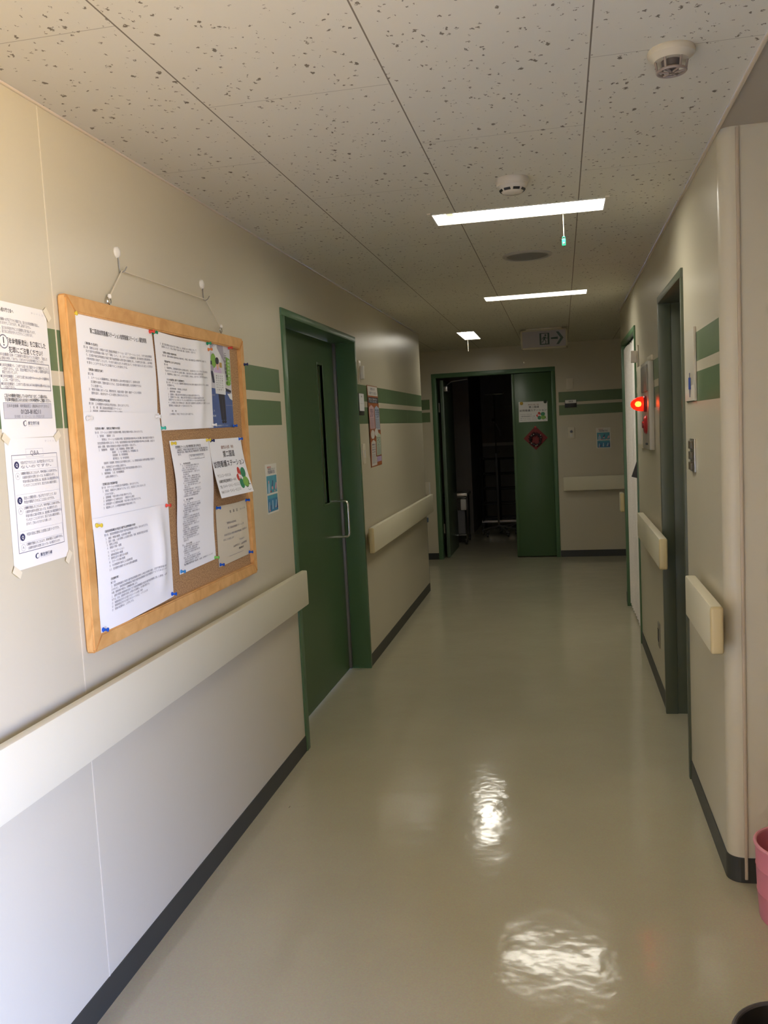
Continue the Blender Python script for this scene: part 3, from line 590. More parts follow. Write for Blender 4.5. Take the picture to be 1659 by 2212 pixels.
# poster with a nurse illustration
PC = [mat('poster_pale', (0.62, 0.62, 0.66), .35), M_ink, mat('poster_blue', (0.07, 0.12, 0.30), .35, .2, 20), mat('poster_white', (0.78, 0.80, 0.80), .4), mat('poster_green', (0.20, 0.42, 0.06), .4), mat('poster_skin', (0.70, 0.40, 0.28), .5), mat('poster_lavender', (0.60, 0.47, 0.66), .5), mat('poster_grey', (0.36, 0.34, 0.40), .5), mat('poster_ochre', (0.45, 0.30, 0.07), .5), mat('poster_slate', (0.035, 0.04, 0.07), .5), mat('poster_redbrown', (0.45, .12, .06), .5)]
pp = [('p', [(0, .52), (0, 1), (1, 1), (1, .60), (.8, .56)], 2), ('p', [(.80, .59), (1, .59), (1, .67), (.9, .65)], 3), ('p', [(0, .0), (0, .12), (.22, .10), (.40, .0)], 7), ('p', [(.20, .10), (.45, .02), (.62, .12), (.62, .22), (.45, .22), (.35, .12)], 3), ('p', [(.48, .05), (.75, .22), (.72, .0), (.5, 0)], 7),
      ('e', .32, .21, .10, .085, 4), ('r', .10, .215, .26, .26, 9), ('p', [(.18, .32), (.24, .47), (.33, .47), (.27, .32)], 9), ('e', .245, .30, .07, .035, 7), ('r', .55, .22, .64, .28, 8),
      ('p', [(.29, .38), (.36, .29), (.46, .275), (.58, .29), (.64, .38)], 6), ('e', .47, .245, .055, .045, 5), ('r', .44, .27, .50, .31, 5), ('e', .46, .205, .07, .042, 1), ('p', [(.43, .59), (.50, .91), (.70, .91), (.68, .59)], 1), ('p', [(.57, .66), (.58, .89), (.60, .89), (.59, .66)], 9), ('e', .56, .93, .05, .02, 1), ('e', .65, .93, .05, .02, 1),
      ('p', [(.31, .345), (.33, .595), (.73, .605), (.73, .35)], 3), ('e', .87, .46, .10, .03, 4), ('p', [(.73, .52), (.75, .56), (.95, .58), (.97, .55)], 9), ('p', [(.82, .14), (.80, .42), (.98, .44), (.97, .16)], 4), ('e', .12, .92, .05, .03, 10), ('r', .0, .61, .30, .617, 7), ('r', .72, .73, 1, .735, 7)]
for i, ch in enumerate('これが訪問看護です'): pp.append(('t', ch, .745+.03*(i > 5), .09+i*.044, .0135, .835+.03*(i > 5), 1, True))
for i, ch in enumerate('あなたの家で'): pp.append(('t', ch, .87, .17+i*.045, .012, .95, 3, True))
for j, tx in enumerate(('住み慣れた家で', 'その人らしく暮', 'らせるように看', '護師がお手伝い')):
    for i, ch in enumerate(tx): pp.append(('t', ch, .60-.075*j, .375+i*.027, .006, .64-.075*j, 1, False))
pp += [('t', 'まごころ', .03, .785, .008, .24, 3, False), ('t', '訪問看護', .03, .845, .008, .28, 3, False), ('t', '訪問看護ステーション', .28, .965, .006, .75, 3, False)]
sheet('poster', 'narrow blue poster of a nurse holding a board, top right of the cork board', 'poster', LW, ((3.045, 1.905), (3.300, 1.905), (3.292, 1.592), (3.045, 1.588)), B, pp, PC)
# long dense sheet
src = ['利用者及びその家族の皆様の個人情報', '個人情報の利用目的について、次のとおり', '定め、適切に取り扱うものとします。', '介護保険における訪問看護の提供に必要な', '利用者様の同意を得て、文書で行います', 'サービス担当者会議等の開催のため', '主治医への報告、連絡及び照会のため', '市町村その他の関係機関との連絡調整']
p6 = [('t', '訪問看護ステーション個人情報保護に関する基本方針', .11, .040, .0085, .76, INK, True), ('r', .11, .0605, .76, .062, GRY)] + [('t', '当事業所は、利用者の皆様の個人情報を守るため、個人情報の保護に関する', .14, .066, .0075, .95, GRY, True), ('t', '基本方針を定め、職員及び関係者に周知徹底を図り、個人情報保護に努めて', .13, .083, .0075, .95, GRY, True), ('t', '参ります。', .14, .100, .0075, .21, GRY, True), ('o', .40, .117, .80, .153, .0012, GRY), ('t', '個人情報の利用目的の公表', .43, .119, .0065, .78, GRY, False), ('t', 'について', .54, .137, .0065, .66, GRY, False)]
v = .172; i = 0
while v < .93:
    if i in (16, 36): v += .012
    head = i in (0, 16, 36); ln = src[(i*5) % 8]
    u0 = .16-.05*(v-.17)/.7 if not head else .14-.05*(v-.17)/.7; wd = .25 if head else (.42, .44, .40, .36, .43, .15)[i % 6]
    p6.append(('t', ('１．利用目的', '２．第三者提供', '３．その他')[0 if i == 0 else 1 if i == 16 else 2] if head else ln[:max(5, int(len(ln)*wd/.44))], u0+.02*(i % 3 > 0), v, .0066, u0+wd, INK if head else GRY, head)); v += .0163; i += 1
p6 += [('t', '個人情報に関する苦情・相談窓口　管理者　訪問看護ステーションまで', .12, .905+.03, .0062, .90, GRY, False)]
sheet('long_notice', 'long dense white sheet in the lower middle of the cork board, beside the clover sheet', 'paper', LW, ((2.697, 1.550), (3.023, 1.552), (3.019, 1.110), (2.703, 1.104)), B+.001, p6, PM, lambda u, v: (.006*math.sin(math.pi*v)*1.2*(1-u)+.012*math.sin(2*math.pi*v)*.25, 0, (.010+.008*math.sin(2*math.pi*v))*math.sin(math.pi*v)*(.6+.4*math.sin(math.pi*u))+.001), 'white papers pinned to the cork board', 8, 24)
# station sign sheet with the clover
def clover(cu_, cv_, k, asp):
    return [('e', cu_-.060*k, cv_-.085*k*asp, .046*k, .075*k*asp, RED, -.25), ('e', cu_-.100*k, cv_+.010*k*asp, .066*k, .058*k*asp, RED, .3), ('r', cu_-.115*k, cv_-.03*k*asp, cu_-.035*k, cv_+.005*k*asp, 0), ('r', cu_-.09*k, cv_-.055*k*asp, cu_-.06*k, cv_+.03*k*asp, 0),
            ('e', cu_+.065*k, cv_-.060*k*asp, .078*k, .085*k*asp, DGN, -.15), ('e', cu_-.055*k, cv_+.105*k*asp, .066*k, .080*k*asp, DGN, .1), ('e', cu_+.080*k, cv_+.09*k*asp, .095*k, .085*k*asp, LGN, 0)]
def station(big=True):
    q = [('t', '医療法人社団　幸会', .33, .12, .013, .71, BRN, True), ('t', '第二国道', .35, .21, .026, .71, INK, True), ('t', '訪問看護ステーション', .03, .375, .026, .97, INK, True), ('t', '〒２１２－００１６', .06, .60, .013, .44, INK, False), ('t', '川崎市幸区東幸町３－４８', .06, .695, .013, .56, INK, True), ('t', 'TEL ０４４－５４１－０２２２', .05, .785, .013, .62, INK, False), ('t', 'FAX ０４４－５４１－０２３３', .05, .875, .013, .62, INK, False)]
    return q + clover(.77, .70, 1.0, 1.12) + [('l', [(.80, .83), (.84, .86), (.83, .80)], .003, INK), ('l', [(.83, .90), (.88, .89)], .003, INK), ('l', [(.94, .78), (.90, .84), (.97, .86)], .003, INK), ('l', [(.84, .93), (.88, .96), (.94, .94)], .0012, INK)]
sheet('station_sign_sheet', 'white sheet with a red and green clover mark, curling off the cork board', 'paper', LW, ((3.026, 1.547), (3.350, 1.550), (3.366, 1.331), (3.022, 1.331)), B+.002, station(), PM, lambda u, v: (0, 0, .036*v**1.6+.001), None, 10, 14)
p8 = [('t', '会　員　証', .40, .10, .012, .66, INK, False), ('t', '第００００号', .74, .115, .008, .93, GRY, False), ('t', '医療法人社団幸会', .28, .29, .009, .56, GRY, False), ('t', '第二国道訪問看護ステーション殿', .29, .375, .009, .82, GRY, False), ('t', '公益社団法人神奈川県訪問看護　連絡協議会の', .17, .48, .009, .93, GRY, False), ('t', 'あることを証します', .15, .56, .009, .45, GRY, False), ('t', '平成年月日', .62, .64, .007, .80, GRY, False), ('t', '公益財団法人　訪問看護財団', .42, .72, .009, .88, GRY, False), ('t', '理事長', .60, .79, .009, .76, INK, False), ('r', .30, .885, .75, .889, GRY)]
sheet('certificate', 'ivory certificate sheet at the bottom right of the cork board', 'paper', LW, ((3.050, 1.300), (3.371, 1.298), (3.384, 1.076), (3.044, 1.073)), B, p8, [M_ivory]+PM[1:], lambda u, v: (0, -.003*math.sin(math.pi*u)*(1-v), .007*math.sin(math.pi*u)*math.sin(math.pi*v)+.004*math.exp(-((u-.7)/.06)**2)*math.sin(math.pi*v)+.001), None, 16)

# two notices taped to the wall
WP = [M_paperflat]+PM[1:]
n1 = [('t', '年金加入者の皆さまへ', -.0+.02, .045, .011, .37, INK, True), ('t', '№－２－４　６．２９', .70, .035, .006, .94, LGR, False)] + para([(.04, .83, .118, '日本年金機構への不正アクセス事案では、皆さまの年金情報が流出し、', 0), (.04, .66, .145, 'ご心配をおかけしております。申し訳ありません。', 0), (.04, .74, .180, '機構は、皆さまの年金を守ることを最優先に取り組んでいます。', 0), (.04, .68, .207, '改めて、皆さまにお気を付けいただきたいことがあります。', 0)], .0085) + \
 [('t', '「年金情報流出」を口実にした', .21, .262, .0155, .92, INK, True), ('t', '犯罪にご注意ください！', .22, .325, .0155, .84, INK, True)] + para([(.04, .93, .375, '日本年金機構を名乗って口座番号を聞き出そうとする電話や、「流出した', 0), (.04, .85, .403, '個人情報を削除してあげる」と持ちかけられる例が報告されています。', 0)], .0085) + \
 [('o', .03, .432, .955, .640, .0016, GRY)] + para([(.05, .93, .452, '●日本年金機構から、この件でお客さまに電話やメールで連絡することは、', 0), (.08, .95, .478, '一切ありません。なお、流出が確認された方への新しい基礎年金番号は、', 0), (.08, .33, .503, '郵送でお知らせします。', 0), (.05, .93, .533, '●日本年金機構が、この件でお客さまにお金やキャッシュカードを要求する', 0), (.08, .36, .558, 'ことは、一切ありません。', 0), (.05, .94, .588, '●日本年金機構が、この件でお客さまにＡＴＭの操作をお願いすることは、', 0), (.08, .28, .613, '一切ありません。', 0)], .0085) + \
 [('r', .45, .546, .93, .548, GRY), ('r', .45, .601, .94, .603, GRY)] + para([(.08, .86, .672, 'ご自分の情報が流出しているのでは？など、ご心配の方は、', 1), (.08, .93, .702, '下記専用電話窓口またはお近くの年金事務所へご相談ください。', 1)], .0095) + \
 [('r', .05, .737, .93, .856, LGR), ('o', .05, .737, .93, .856, .0008, GRY), ('t', '日本年金機構　専用電話窓口（通話料はかかりません）', .11, .748, .0085, .88, INK, False), ('t', '0120-818211', .335, .780, .0150, .70, INK, True), ('t', '受付時間　８：３０～２１：００（平日及び土日）', .22, .828, .0080, .77, GRY, False)] + \
 [('e', .40, .885, .018, .018, GRY, .5), ('e', .395, .893, .033, .020, GRY, .2), ('e', .402, .892, .022, .016, 0, .2), ('t', '厚生労働省', .45, .877, .0095, .66, GRY, True), ('r', .45, .912, .66, .914, LGR)] + [('e', .145, .295, .075, .052, GRY), ('e', .145, .295, .064, .044, 0), ('r', .138, .262, .152, .308, INK), ('e', .145, .320, .009, .0065, INK)]
o_n1, Pn1 = sheet('wall_notice', 'white notice with a boxed phone number, taped left of the cork board', 'notice', LW, ((1.843, 1.897), (2.066, 1.895), (2.069, 1.577), (1.843, 1.574)), .0012, n1, WP, lambda u, v: (0, 0, .004*math.sin(math.pi*u)*math.sin(math.pi*v)), 'notices taped to the left wall')
n2 = [('t', '№－２－４　６．２９', .72, .02, .006, .96, LGR, False), ('t', 'Q&A', .42, .092, .016, .58, GRY, False), ('o', .09, .128, .93, .875, .0014, GRY), ('o', .34, .085, .66, .150, .0008, LGR)]
for vq, va, tq, ta in ((.205, .29, ('今回の不正アクセスにより、私の年金が減ったりすることは', 'ないのですか。'), 4), (.475, .555, ('流出した情報を使い、他人がなりすますことで、私の', '年金が横取りされることはないのですか。'), 5), (.755, .835, ('今回の流出に便乗した詐欺に注意すべきですか。',), 2)):
    n2 += [('o', .12, vq-.045, .91, vq+.045, .0006, LGR), ('e', .165, vq, .040, .028, NAV), ('t', 'Q', .150, vq-.018, .011, .182, 0, True), ('e', .165, va, .038, .027, LGR), ('e', .165, va, .033, .023, 0), ('t', 'A', .150, va-.018, .010, .180, GRY, False)]
    for i, tx in enumerate(tq): n2.append(('t', tx, .23, vq-.028+.032*i, .0085, .84-.05*i, GRY, False))
    for i in range(ta): n2.append(('t', ('○情報が流出したことにより、年金が減ることはありません。', '○基礎年金番号の変更に当たっては、本人確認を行います。', '年金の振込口座の変更には、届出書に本人確認書類を添え', 'ていただくことになります。窓口では本人確認を徹底し', 'ますので、ご安心いただきますようお願いします。')[i], .22+.02*(i > 0), va-.03+.031*i, .0075, (.90, .84, .92, .88, .70)[i], GRY, i == 0))
n2 += [('e', .40, .918, .016, .016, NAV, .5), ('e', .395, .927, .033, .020, NAV, .2), ('e', .402, .926, .022, .016, 0, .2), ('t', '厚生労働省', .45, .910, .0095, .67, NAV, True), ('r', .45, .945, .67, .947, LGR)]
o_n2, Pn2 = sheet('wall_notice', 'white Q&A sheet taped to the left wall below the notice with a phone number', 'notice', LW, ((1.846, 1.575), (2.074, 1.575), (2.076, 1.264), (1.841, 1.260)), .0022, n2, WP, lambda u, v: (0, 0, .004*math.sin(math.pi*u)*math.sin(math.pi*v)), 'notices taped to the left wall')
def tape(P0, par, y, z, rot, w=.028, h=.018):
    bm = bmesh.new(); cr_, sr = math.cos(rot), math.sin(rot)
    fr = Frame(LW(y, z, .0058), (0, cr_, sr), (0, -sr, cr_), (1, 0, 0)); bm_box(bm, fr, -w/2, w/2, -h/2, h/2, 0, .0004); obj('tape', bm, M_tape, par)
tape(0, o_n1, 2.064, 1.885, -.9, .034); tape(0, o_n1, 2.064, 1.577, .6); tape(0, o_n2, 2.070, 1.262, .9, .034); tape(0, o_n2, 1.846, 1.258, -.6, .034); tape(0, o_n2, 1.848, 1.574, -.6)

# hand-washing stickers
SC = [mat('sticker_white', (0.70, 0.68, 0.60), .4), M_ink, mat('sticker_teal', (0.07, 0.30, 0.38), .4, .25, 25), mat('sticker_blue', (0.04, 0.20, 0.36), .4, .25, 25), mat('sticker_pink', (0.60, 0.30, 0.32), .5), mat('sticker_pale', (0.35, 0.50, 0.62), .5), M_navy, M_red, mat('sticker_indigo', (0.05, .05, .16), .5)]
sk = [('t', '感染対策の基本', .16, .045, .009, .5, 7, True), ('t', '手指消毒をしましょう', .22, .085, .008, .82, 1, True), ('t', '手指消毒の方法', .20, .125, .017, .80, 6, True), ('r', .06, .235, .94, .585, 2), ('r', .06, .625, .94, .965, 3), ('r', .06, .625, .94, .70, 2),
      ('p', [(.12, .58), (.14, .46), (.20, .38), (.28, .38), (.32, .46), (.33, .58)], 5), ('r', .19, .33, .27, .39, 4), ('p', [(.46, .46), (.56, .33), (.62, .35), (.52, .48)], 8), ('e', .53, .49, .07, .035, 4), ('p', [(.76, .50), (.84, .39), (.92, .40), (.90, .49), (.82, .55)], 4), ('e', .38, .555, .05, .018, 7), ('e', .72, .56, .05, .015, 4),
      ('p', [(.13, .93), (.17, .76), (.22, .76), (.24, .92)], 5), ('p', [(.22, .92), (.30, .82), (.34, .84), (.28, .94)], 8), ('p', [(.42, .92), (.46, .74), (.52, .74), (.52, .92)], 5), ('p', [(.70, .90), (.78, .74), (.84, .75), (.80, .90)], 5), ('p', [(.82, .92), (.92, .72), (.94, .92)], 8), ('e', .72, .89, .04, .02, 4), ('e', .20, .93, .05, .02, 4)]
sheet('hygiene_sticker', 'small blue hand-washing sticker on the left wall beside the green door', 'sticker', LW, ((3.672, 1.425), (3.830, 1.425), (3.828, 1.207), (3.672, 1.204)), .001, sk, SC, group='hand-washing stickers')
sheet('hygiene_sticker', 'small blue hand-washing sticker on the end wall above the handrail', 'sticker', EW, ((.376, 1.451), (.534, 1.451), (.536, 1.221), (.380, 1.224)), .001, sk, SC, group='hand-washing stickers')

# push pins
PINC = {'blue': (0.01, 0.09, 0.50), 'yellow': (0.70, 0.55, 0.06), 'red': (0.65, 0.06, 0.04), 'green': (0.01, 0.25, 0.11), 'teal': (0.04, 0.42, 0.33), 'orange': (0.65, .20, .06), 'white': (0.72, 0.72, 0.72), 'light green': (0.18, 0.50, 0.10), 'sky blue': (0.05, .25, .60), 'dark blue': (0.01, .02, .10)}
_pin = {}
def pin(col, y, z, label, c=.018):
    if col not in _pin:
        M = mat('pin_'+col.replace(' ', '_'), PINC[col], .25, .02)
        t = thing('push_pin', label, 'push pin', (0, 0, 0), 'push pins on the cork board')
        lathe_obj('pin_head', [(0, 0), (.0062, 0), (.0066, .0015), (.0045, .003), (.0034, .009), (.0042, .0125), (.0058, .0135), (.0060, .0155), (.004, .0165), (0, .0168)], (0, 0, 0), (1, 0, 0), M, t, 14)
        lathe_obj('needle', [(0, -.006), (.0005, -.005), (.0005, .001)], (0, 0, 0), (1, 0, 0), M_steel, t, 6)
        _pin[col] = t; r = t
    else: r = copy_thing(_pin[col], (0, 0, 0), label)
    r.location = LW(y, z, c); return r
pin('yellow', 2.160, 1.898, 'yellow push pin in the top left corner of the cork board')
pin('red', 2.612, 1.895, 'bright red push pin at the upper right corner of the title sheet')
pin('green', 2.634, 1.894, 'green push pin right beside the bright red pin at the top of the board')
pin('green', 3.062, 1.896, 'green push pin at the top left of the nurse poster', .022)
pin('orange', 3.078, 1.876, 'orange push pin under the green one on the nurse poster')
pin('red', 3.285, 1.898, 'red push pin at the top right of the nurse poster')
pin('white', 2.600, 1.628, 'white push pin at the right edge between the top and middle sheets', .024)
pin('white', 2.186, 1.622, 'white push pin at the left edge between the top and middle sheets', .024)
pin('teal', 2.642, 1.592, 'teal push pin at the lower left corner of the top middle sheet')
pin('white', 3.062, 1.600, 'white push pin where the top middle sheet meets the nurse poster', .022)
pin('blue', 3.282, 1.596, 'blue push pin at the lower right of the nurse poster')
pin('yellow', 2.712, 1.541, 'yellow push pin at the top left of the long dense sheet')
pin('yellow', 3.006, 1.546, 'yellow push pin at the top right of the long dense sheet')
pin('dark blue', 3.040, 1.543, 'dark blue push pin at the top left of the clover sheet')
pin('blue', 3.332, 1.544, 'blue push pin at the top right of the clover sheet')
pin('red', 2.622, 1.344, 'red push pin at the right edge between the middle and bottom sheets', .026)
pin('yellow', 2.186, 1.330, 'yellow push pin at the left edge between the middle and bottom sheets', .026)
pin('blue', 3.366, 1.296, 'blue push pin at the top right of the ivory certificate')
pin('blue', 3.056, 1.294, 'blue push pin at the top left of the ivory certificate')
pin('blue', 3.366, 1.084, 'blue push pin at the bottom right of the ivory certificate')
pin('light green', 3.008, 1.116, 'light green push pin at the bottom right of the long dense sheet')
pin('sky blue', 2.712, 1.114, 'sky blue push pin at the bottom left of the long dense sheet')
pin('blue', 3.054, 1.082, 'blue push pin at the bottom left of the ivory certificate')
pin('blue', 2.620, 1.056, 'blue push pin at the lower right of the left column of sheets', .024)
pin('blue', 2.178, 1.042, 'blue push pin at the bottom left of the left column of sheets', .024)
pin('dark blue', 3.418, 1.842, 'dark blue push pin stuck in the right side of the beech frame', .029)

# ------------------------------------------------------------------ other things on the left wall
def plate(name, label, cat, fr, a0, a1, z0, z1, d, M, group=None, bev=.003):
    t = thing(name, label, cat, fr((a0+a1)/2, z0, 0), group)
    box_obj('cover_plate', fr, (a0, a1, z0, z1, 0, d), M, t, bev); return t
t = plate('call_light', 'ivory call light plate high on the left wall past the green door', 'call light', LW, 5.60, 5.665, 1.862, 2.005, .008, M_ivplate)
box_obj('lens', LW, (5.615, 5.650, 1.885, 1.972, .008, .034), M_white, t, .006)
t = plate('wall_switch', 'ivory switch plate on the left wall beside the orange poster', 'switch', LW, 5.605, 5.68, 1.335, 1.468, .008, M_ivplate)
box_obj('rocker', LW, (5.63, 5.655, 1.375, 1.425, .008, .013), M_white, t, .002)
t = plate('room_plate', 'black room plate with a white card on the left wall by the green door frame', 'sign', LW, 5.552, 5.70, 1.652, 1.795, .008, M_dark)
sheet('card', None, None, LW, ((5.556, 1.792), (5.695, 1.792), (5.698, 1.680), (5.56, 1.680)), .010, [('t', '02', .42, .10, .014, .58, INK, True), ('t', '診療時間　平日', .2, .55, .006, .8, LGR, False)], PM, parent=t)
OP = [mat('poster_orange', (0.33, 0.105, 0.035), .4, .1, 30), M_ink, mat('op_white', (0.60, 0.57, 0.52), .5), mat('op_pink', (0.55, .36, .37), .5), mat('op_blue', (.36, .42, .50), .5), mat('op_green', (.44, .52, .38), .5), M_navy, M_grey, mat('op_violet', (.38, .30, .46), .5)]
def bubble(u0, v0, u1, v1, mi): return ('p', [(u0, v0+.03), (u0, v1), (u1, v1), (u1, v0+.03), ((u0+u1)/2, v0)], mi)
op = [('r', .05, .01, .97, .125, 2), ('t', 'お知らせ', .30, .025, .020, .72, 6, True), ('t', '病院でのお願い', .18, .075, .022, .90, 7, True), ('r', .03, .145, .97, .215, 1), ('t', '患者さまとご家族の皆さまへ', .1, .155, .015, .9, 2, True), ('t', 'ご確認とご協力のお願い', .1, .185, .015, .85, 4, True),
      bubble(.04, .24, .48, .53, 3), bubble(.55, .245, .97, .55, 4), ('e', .24, .60, .17, .055, 2), ('e', .58, .58, .16, .05, 2), bubble(.55, .585, .97, .87, 5), bubble(.08, .665, .46, .985, 2), ('r', .55, .885, .97, .95, 8), ('r', .47, .88, .54, .985, 2)]
for i in range(4):
    op += [('t', ('お名前の', '確認を', 'いたし', 'ます')[i], .10, .285+.026*i, .014, .40-.06*(i == 3), 6, True), ('t', ('薬の量', 'と種類', 'を確認', 'します')[i], .60, .29+.028*i, .014, .92, 6, True), ('t', ('手すりを', 'お使い', 'くだ', 'さい')[i], .60, .64+.028*i, .016, .92, 6, True), ('t', ('履物は', 'かかとの', 'ある', 'ものを')[i], .13, .715+.03*i, .014, .42, 6, True)]
for i in range(6): op += [('t', '安全に療養して頂くため', .09, .40+.02*i, .010, .44, 7, False), ('t', '医療安全のために確認', .59, .41+.02*i, .010, .93, 7, False), ('t', '転倒の防止に努めます', .60, .755+.018*i, .010, .92, 7, False), ('t', 'ご協力をお願いします', .12, .84+.02*i, .010, .43, 7, False)]
sheet('orange_poster', 'tall orange poster with pink and blue panels on the left wall', 'poster', LW, ((5.835, 1.858), (6.175, 1.858), (6.22, 1.305), (5.845, 1.298)), .001, op, OP, lambda u, v: (0, 0, .006*math.sin(math.pi*v)+.001))
# small socket box on the end wall, blue pole at the corner
t = plate('socket_box', 'ivory socket box on the end wall above the left handrail end', 'socket', EW, -1.59, -1.522, .768, .917, .02, M_ivplate)
box_obj('side_cover', EW, (-1.538, -1.524, .775, .91, .02, .024), M_white, t, .001)
t = thing('blue_pole', 'thin blue pole standing at the left wall corner under the handrail end', 'pole', (LX-.012, 8.232, 0))
tube_obj('shaft', [(LX-.012, 8.232, 0.0), (LX-.012, 8.232, .66)], .010, mat('blue_tube', (0.06, 0.10, 0.17), .4), t, 10)
bm = bmesh.new(); bm_box(bm, XW, LX-.03, LX+.012, 8.219, 8.250, .655, .70, .006); obj('grip', bm, mat('blue_grip', (0.10, 0.16, 0.24), .5), t)

# ------------------------------------------------------------------ end wall things
t = plate('thermostat', 'ivory ribbed thermostat high on the end wall above the number plate', 'thermostat', EW, .068, .146, 1.90, 2.018, .012, M_ivplate)
for i in range(7): box_obj('rib', EW, (.092, .132, 1.925+.011*i, 1.931+.011*i, .012, .018), M_ivplate, t)
t = plate('wall_switch', 'ivory switch plate on the end wall left of the hand-washing sticker', 'switch', EW, .068, .144, 1.345, 1.475, .010, M_ivplate)
lathe_obj('knob', [(0, .020), (.013, .018), (.015, .010), (0, .010)], EW(.106, 1.425, 0), (0, -1, 0), M_grey, t, 16)
box_obj('rocker', EW, (.09, .12, 1.365, 1.40, .010, .014), M_white, t, .001)
t = plate('number_plate', 'black plate with white number strip 003 on the green stripes', 'sign', EW, .044, .174, 1.695, 1.782, .012, M_dark)
sheet('number_strip', None, None, EW, ((.048, 1.779), (.170, 1.779), (.170, 1.742), (.048, 1.742)), .0135, [('t', '003', .32, .12, .026, .70, INK, True)], WP, parent=t)
bm = bmesh.new()
sheet('station_sign', 'white clover sign sheet held by magnets on the green end door', 'sign', EW, ((-.470, 1.786), (-.149, 1.782), (-.151, 1.556), (-.474, 1.558)), -.0235, station(), WP, lambda u, v: (0, 0, .006*v*v))
for x, z, nm, Mg in ((-.438, 1.770, 'yellow round magnet at the top left of the clover sign', mat('magnet_yellow', (.62, .38, .03), .4)), (-.172, 1.776, 'dark green round magnet at the top right of the clover sign', mat('magnet_green', (.012, .03, .015), .4))):
    tag(lathe_obj('round_magnet', [(0, .012), (.014, .010), (.019, .004), (.019, 0), (0, 0)], EW(x, z, -.0225), (0, -1, 0), Mg), nm, 'magnet', 'magnets on the end door')
# wreath ornament
t = thing('wreath_ornament', 'red diamond ornament with a dark wreath on the green end door', 'ornament', EW(-.29, 1.225, -.024))
bm = bmesh.new(); bm_box(bm, Frame(EW(-.292, 1.370, -.022), (.7071, 0, .7071), (-.7071, 0, .7071), (0, -1, 0)), -.096, .096, -.096, .096, 0, .003); obj('red_diamond', bm, mat('red_card', (.17, .012, .012), .6, .15, 40), t)
bm = bmesh.new()
for i in range(90):
    th = random.uniform(0, 2*math.pi); rr = random.uniform(.045, .078); c = EW(-.295+rr*math.cos(th), 1.355+rr*math.sin(th), random.uniform(-.017, .012))
    d = Vector((random.uniform(-1, 1), random.uniform(-.6, .2), random.uniform(-1, 1))).normalized(); s_ = d.orthogonal().normalized(); L_ = random.uniform(.014, .024)
    bm.faces.new([bm.verts.new(q) for q in (c-d*L_, c+s_*.006, c+d*L_, c-s_*.006)])
bm_tube(bm, [EW(-.295+.062*math.cos(a), 1.355+.062*math.sin(a), -.008) for a in [2*math.pi*i/20 for i in range(21)]], .010, 8, cap=False)
obj('wreath_ring', bm, mat('dark_leaves', (.035, .014, .02), .5, .4, 60), t)
for x, z in ((-.235, 1.40), (-.232, 1.375), (-.292, 1.282), (-.276, 1.292), (-.34, 1.315), (-.338, 1.40), (-.312, 1.412)):
    bm = bmesh.new(); bmesh.ops.create_icosphere(bm, subdivisions=2, radius=.009, matrix=Matrix.Translation(EW(x, z, .006))); obj('silver_bell', bm, M_chrome, t)
bm = bmesh.new(); bm_box(bm, EW, -.302, -.282, 1.485, 1.505, -.024, -.012, .003); obj('hanging_clip', bm, M_red, t)

# ------------------------------------------------------------------ right wall things
# curtain in the far doorway
bm = bmesh.new(); n = 120; g = []
for s_ in (0, 1):
    col = []
    for i in range(n+1):
        y = 6.192+(7.408-6.192)*i/n; dx = .014*math.sin(i*.62)+.007*math.sin(i*1.31+1)
        col.append([bm.verts.new((RX+.026+dx*(1-.25*j/8)+s_*.0025, y, 2.095-(2.065)*j/8+.006*math.cos(i*.62)*(j == 0))) for j in range(9)])
    g.append(col)
for s_ in (0, 1):
    for i in range(n):
        for j in range(8):
            q = (g[s_][i][j], g[s_][i+1][j], g[s_][i+1][j+1], g[s_][i][j+1]); f = bm.faces.new(q if s_ else q[::-1]); f.smooth = True
for i in range(n):
    for j in (0, 8): bm.faces.new((g[0][i][j], g[1][i][j], g[1][i+1][j], g[0][i+1][j]))
tcur = thing('doorway_curtain', 'white textured curtain hanging in the far doorway on the right', 'curtain', (RX+.026, 6.8, .03))
obj('fabric', bm, mat('curtain_cloth', (0.85, 0.81, 0.76), .8, .10, 70, .2, 120), tcur)
tube_obj('curtain_rod', [(RX+.03, 6.187, 2.108), (RX+.03, 7.413, 2.108)], .007, M_steel, tcur)
# fire alarm panel
t = thing('fire_alarm_panel', 'grey steel fire alarm panel with a lit red lamp on the right wall', 'fire alarm', RY(5.25, 1.36, 0))
box_obj('panel_box', RY, (5.03, 5.45, 1.365, 1.855, 0, .030), mat('panel_steel', (0.40, 0.37, 0.30), .35, spec=.5), t, .006)
box_obj('hinged_lid', RY, (5.06, 5.42, 1.69, 1.835, .030, .036), mat('panel_lid', (0.30, 0.28, 0.24), .3), t, .004)
box_obj('top_label', RY, (5.05, 5.30, 1.857, 1.885, 0, .010), M_ivplate, t, .002)
lathe_obj('lamp_ring', [(.046, 0), (.046, .012), (.040, .018), (0, .018)], RY(5.17, 1.622, .030), (-1, 0, 0), mat('lamp_ring_red', (.30, .02, .02), .3), t)
lathe_obj('lamp_dome', [(.041, 0), (.041, .012), (.037, .034), (.028, .054), (.015, .066), (0, .070)], RY(5.17, 1.622, .046), (-1, 0, 0), dome_material(), t)
lathe_obj('glowing_bulb', [(0, .0), (.012, .004), (.016, .018), (.012, .030), (0, .036)], RY(5.17, 1.622, .056), (-1, 0, 0), mat('bulb', (1, .5, .1), .3, emit=ALARM_E, ecol=(1.0, .75, .30)), t)
lathe_obj('red_speaker', [(.0, .018), (.030, .018), (.045, .014), (.052, .006), (.052, 0), (0, 0)], RY(5.17, 1.505, .030), (-1, 0, 0), mat('speaker_red', (.34, .02, .025), .3), t)
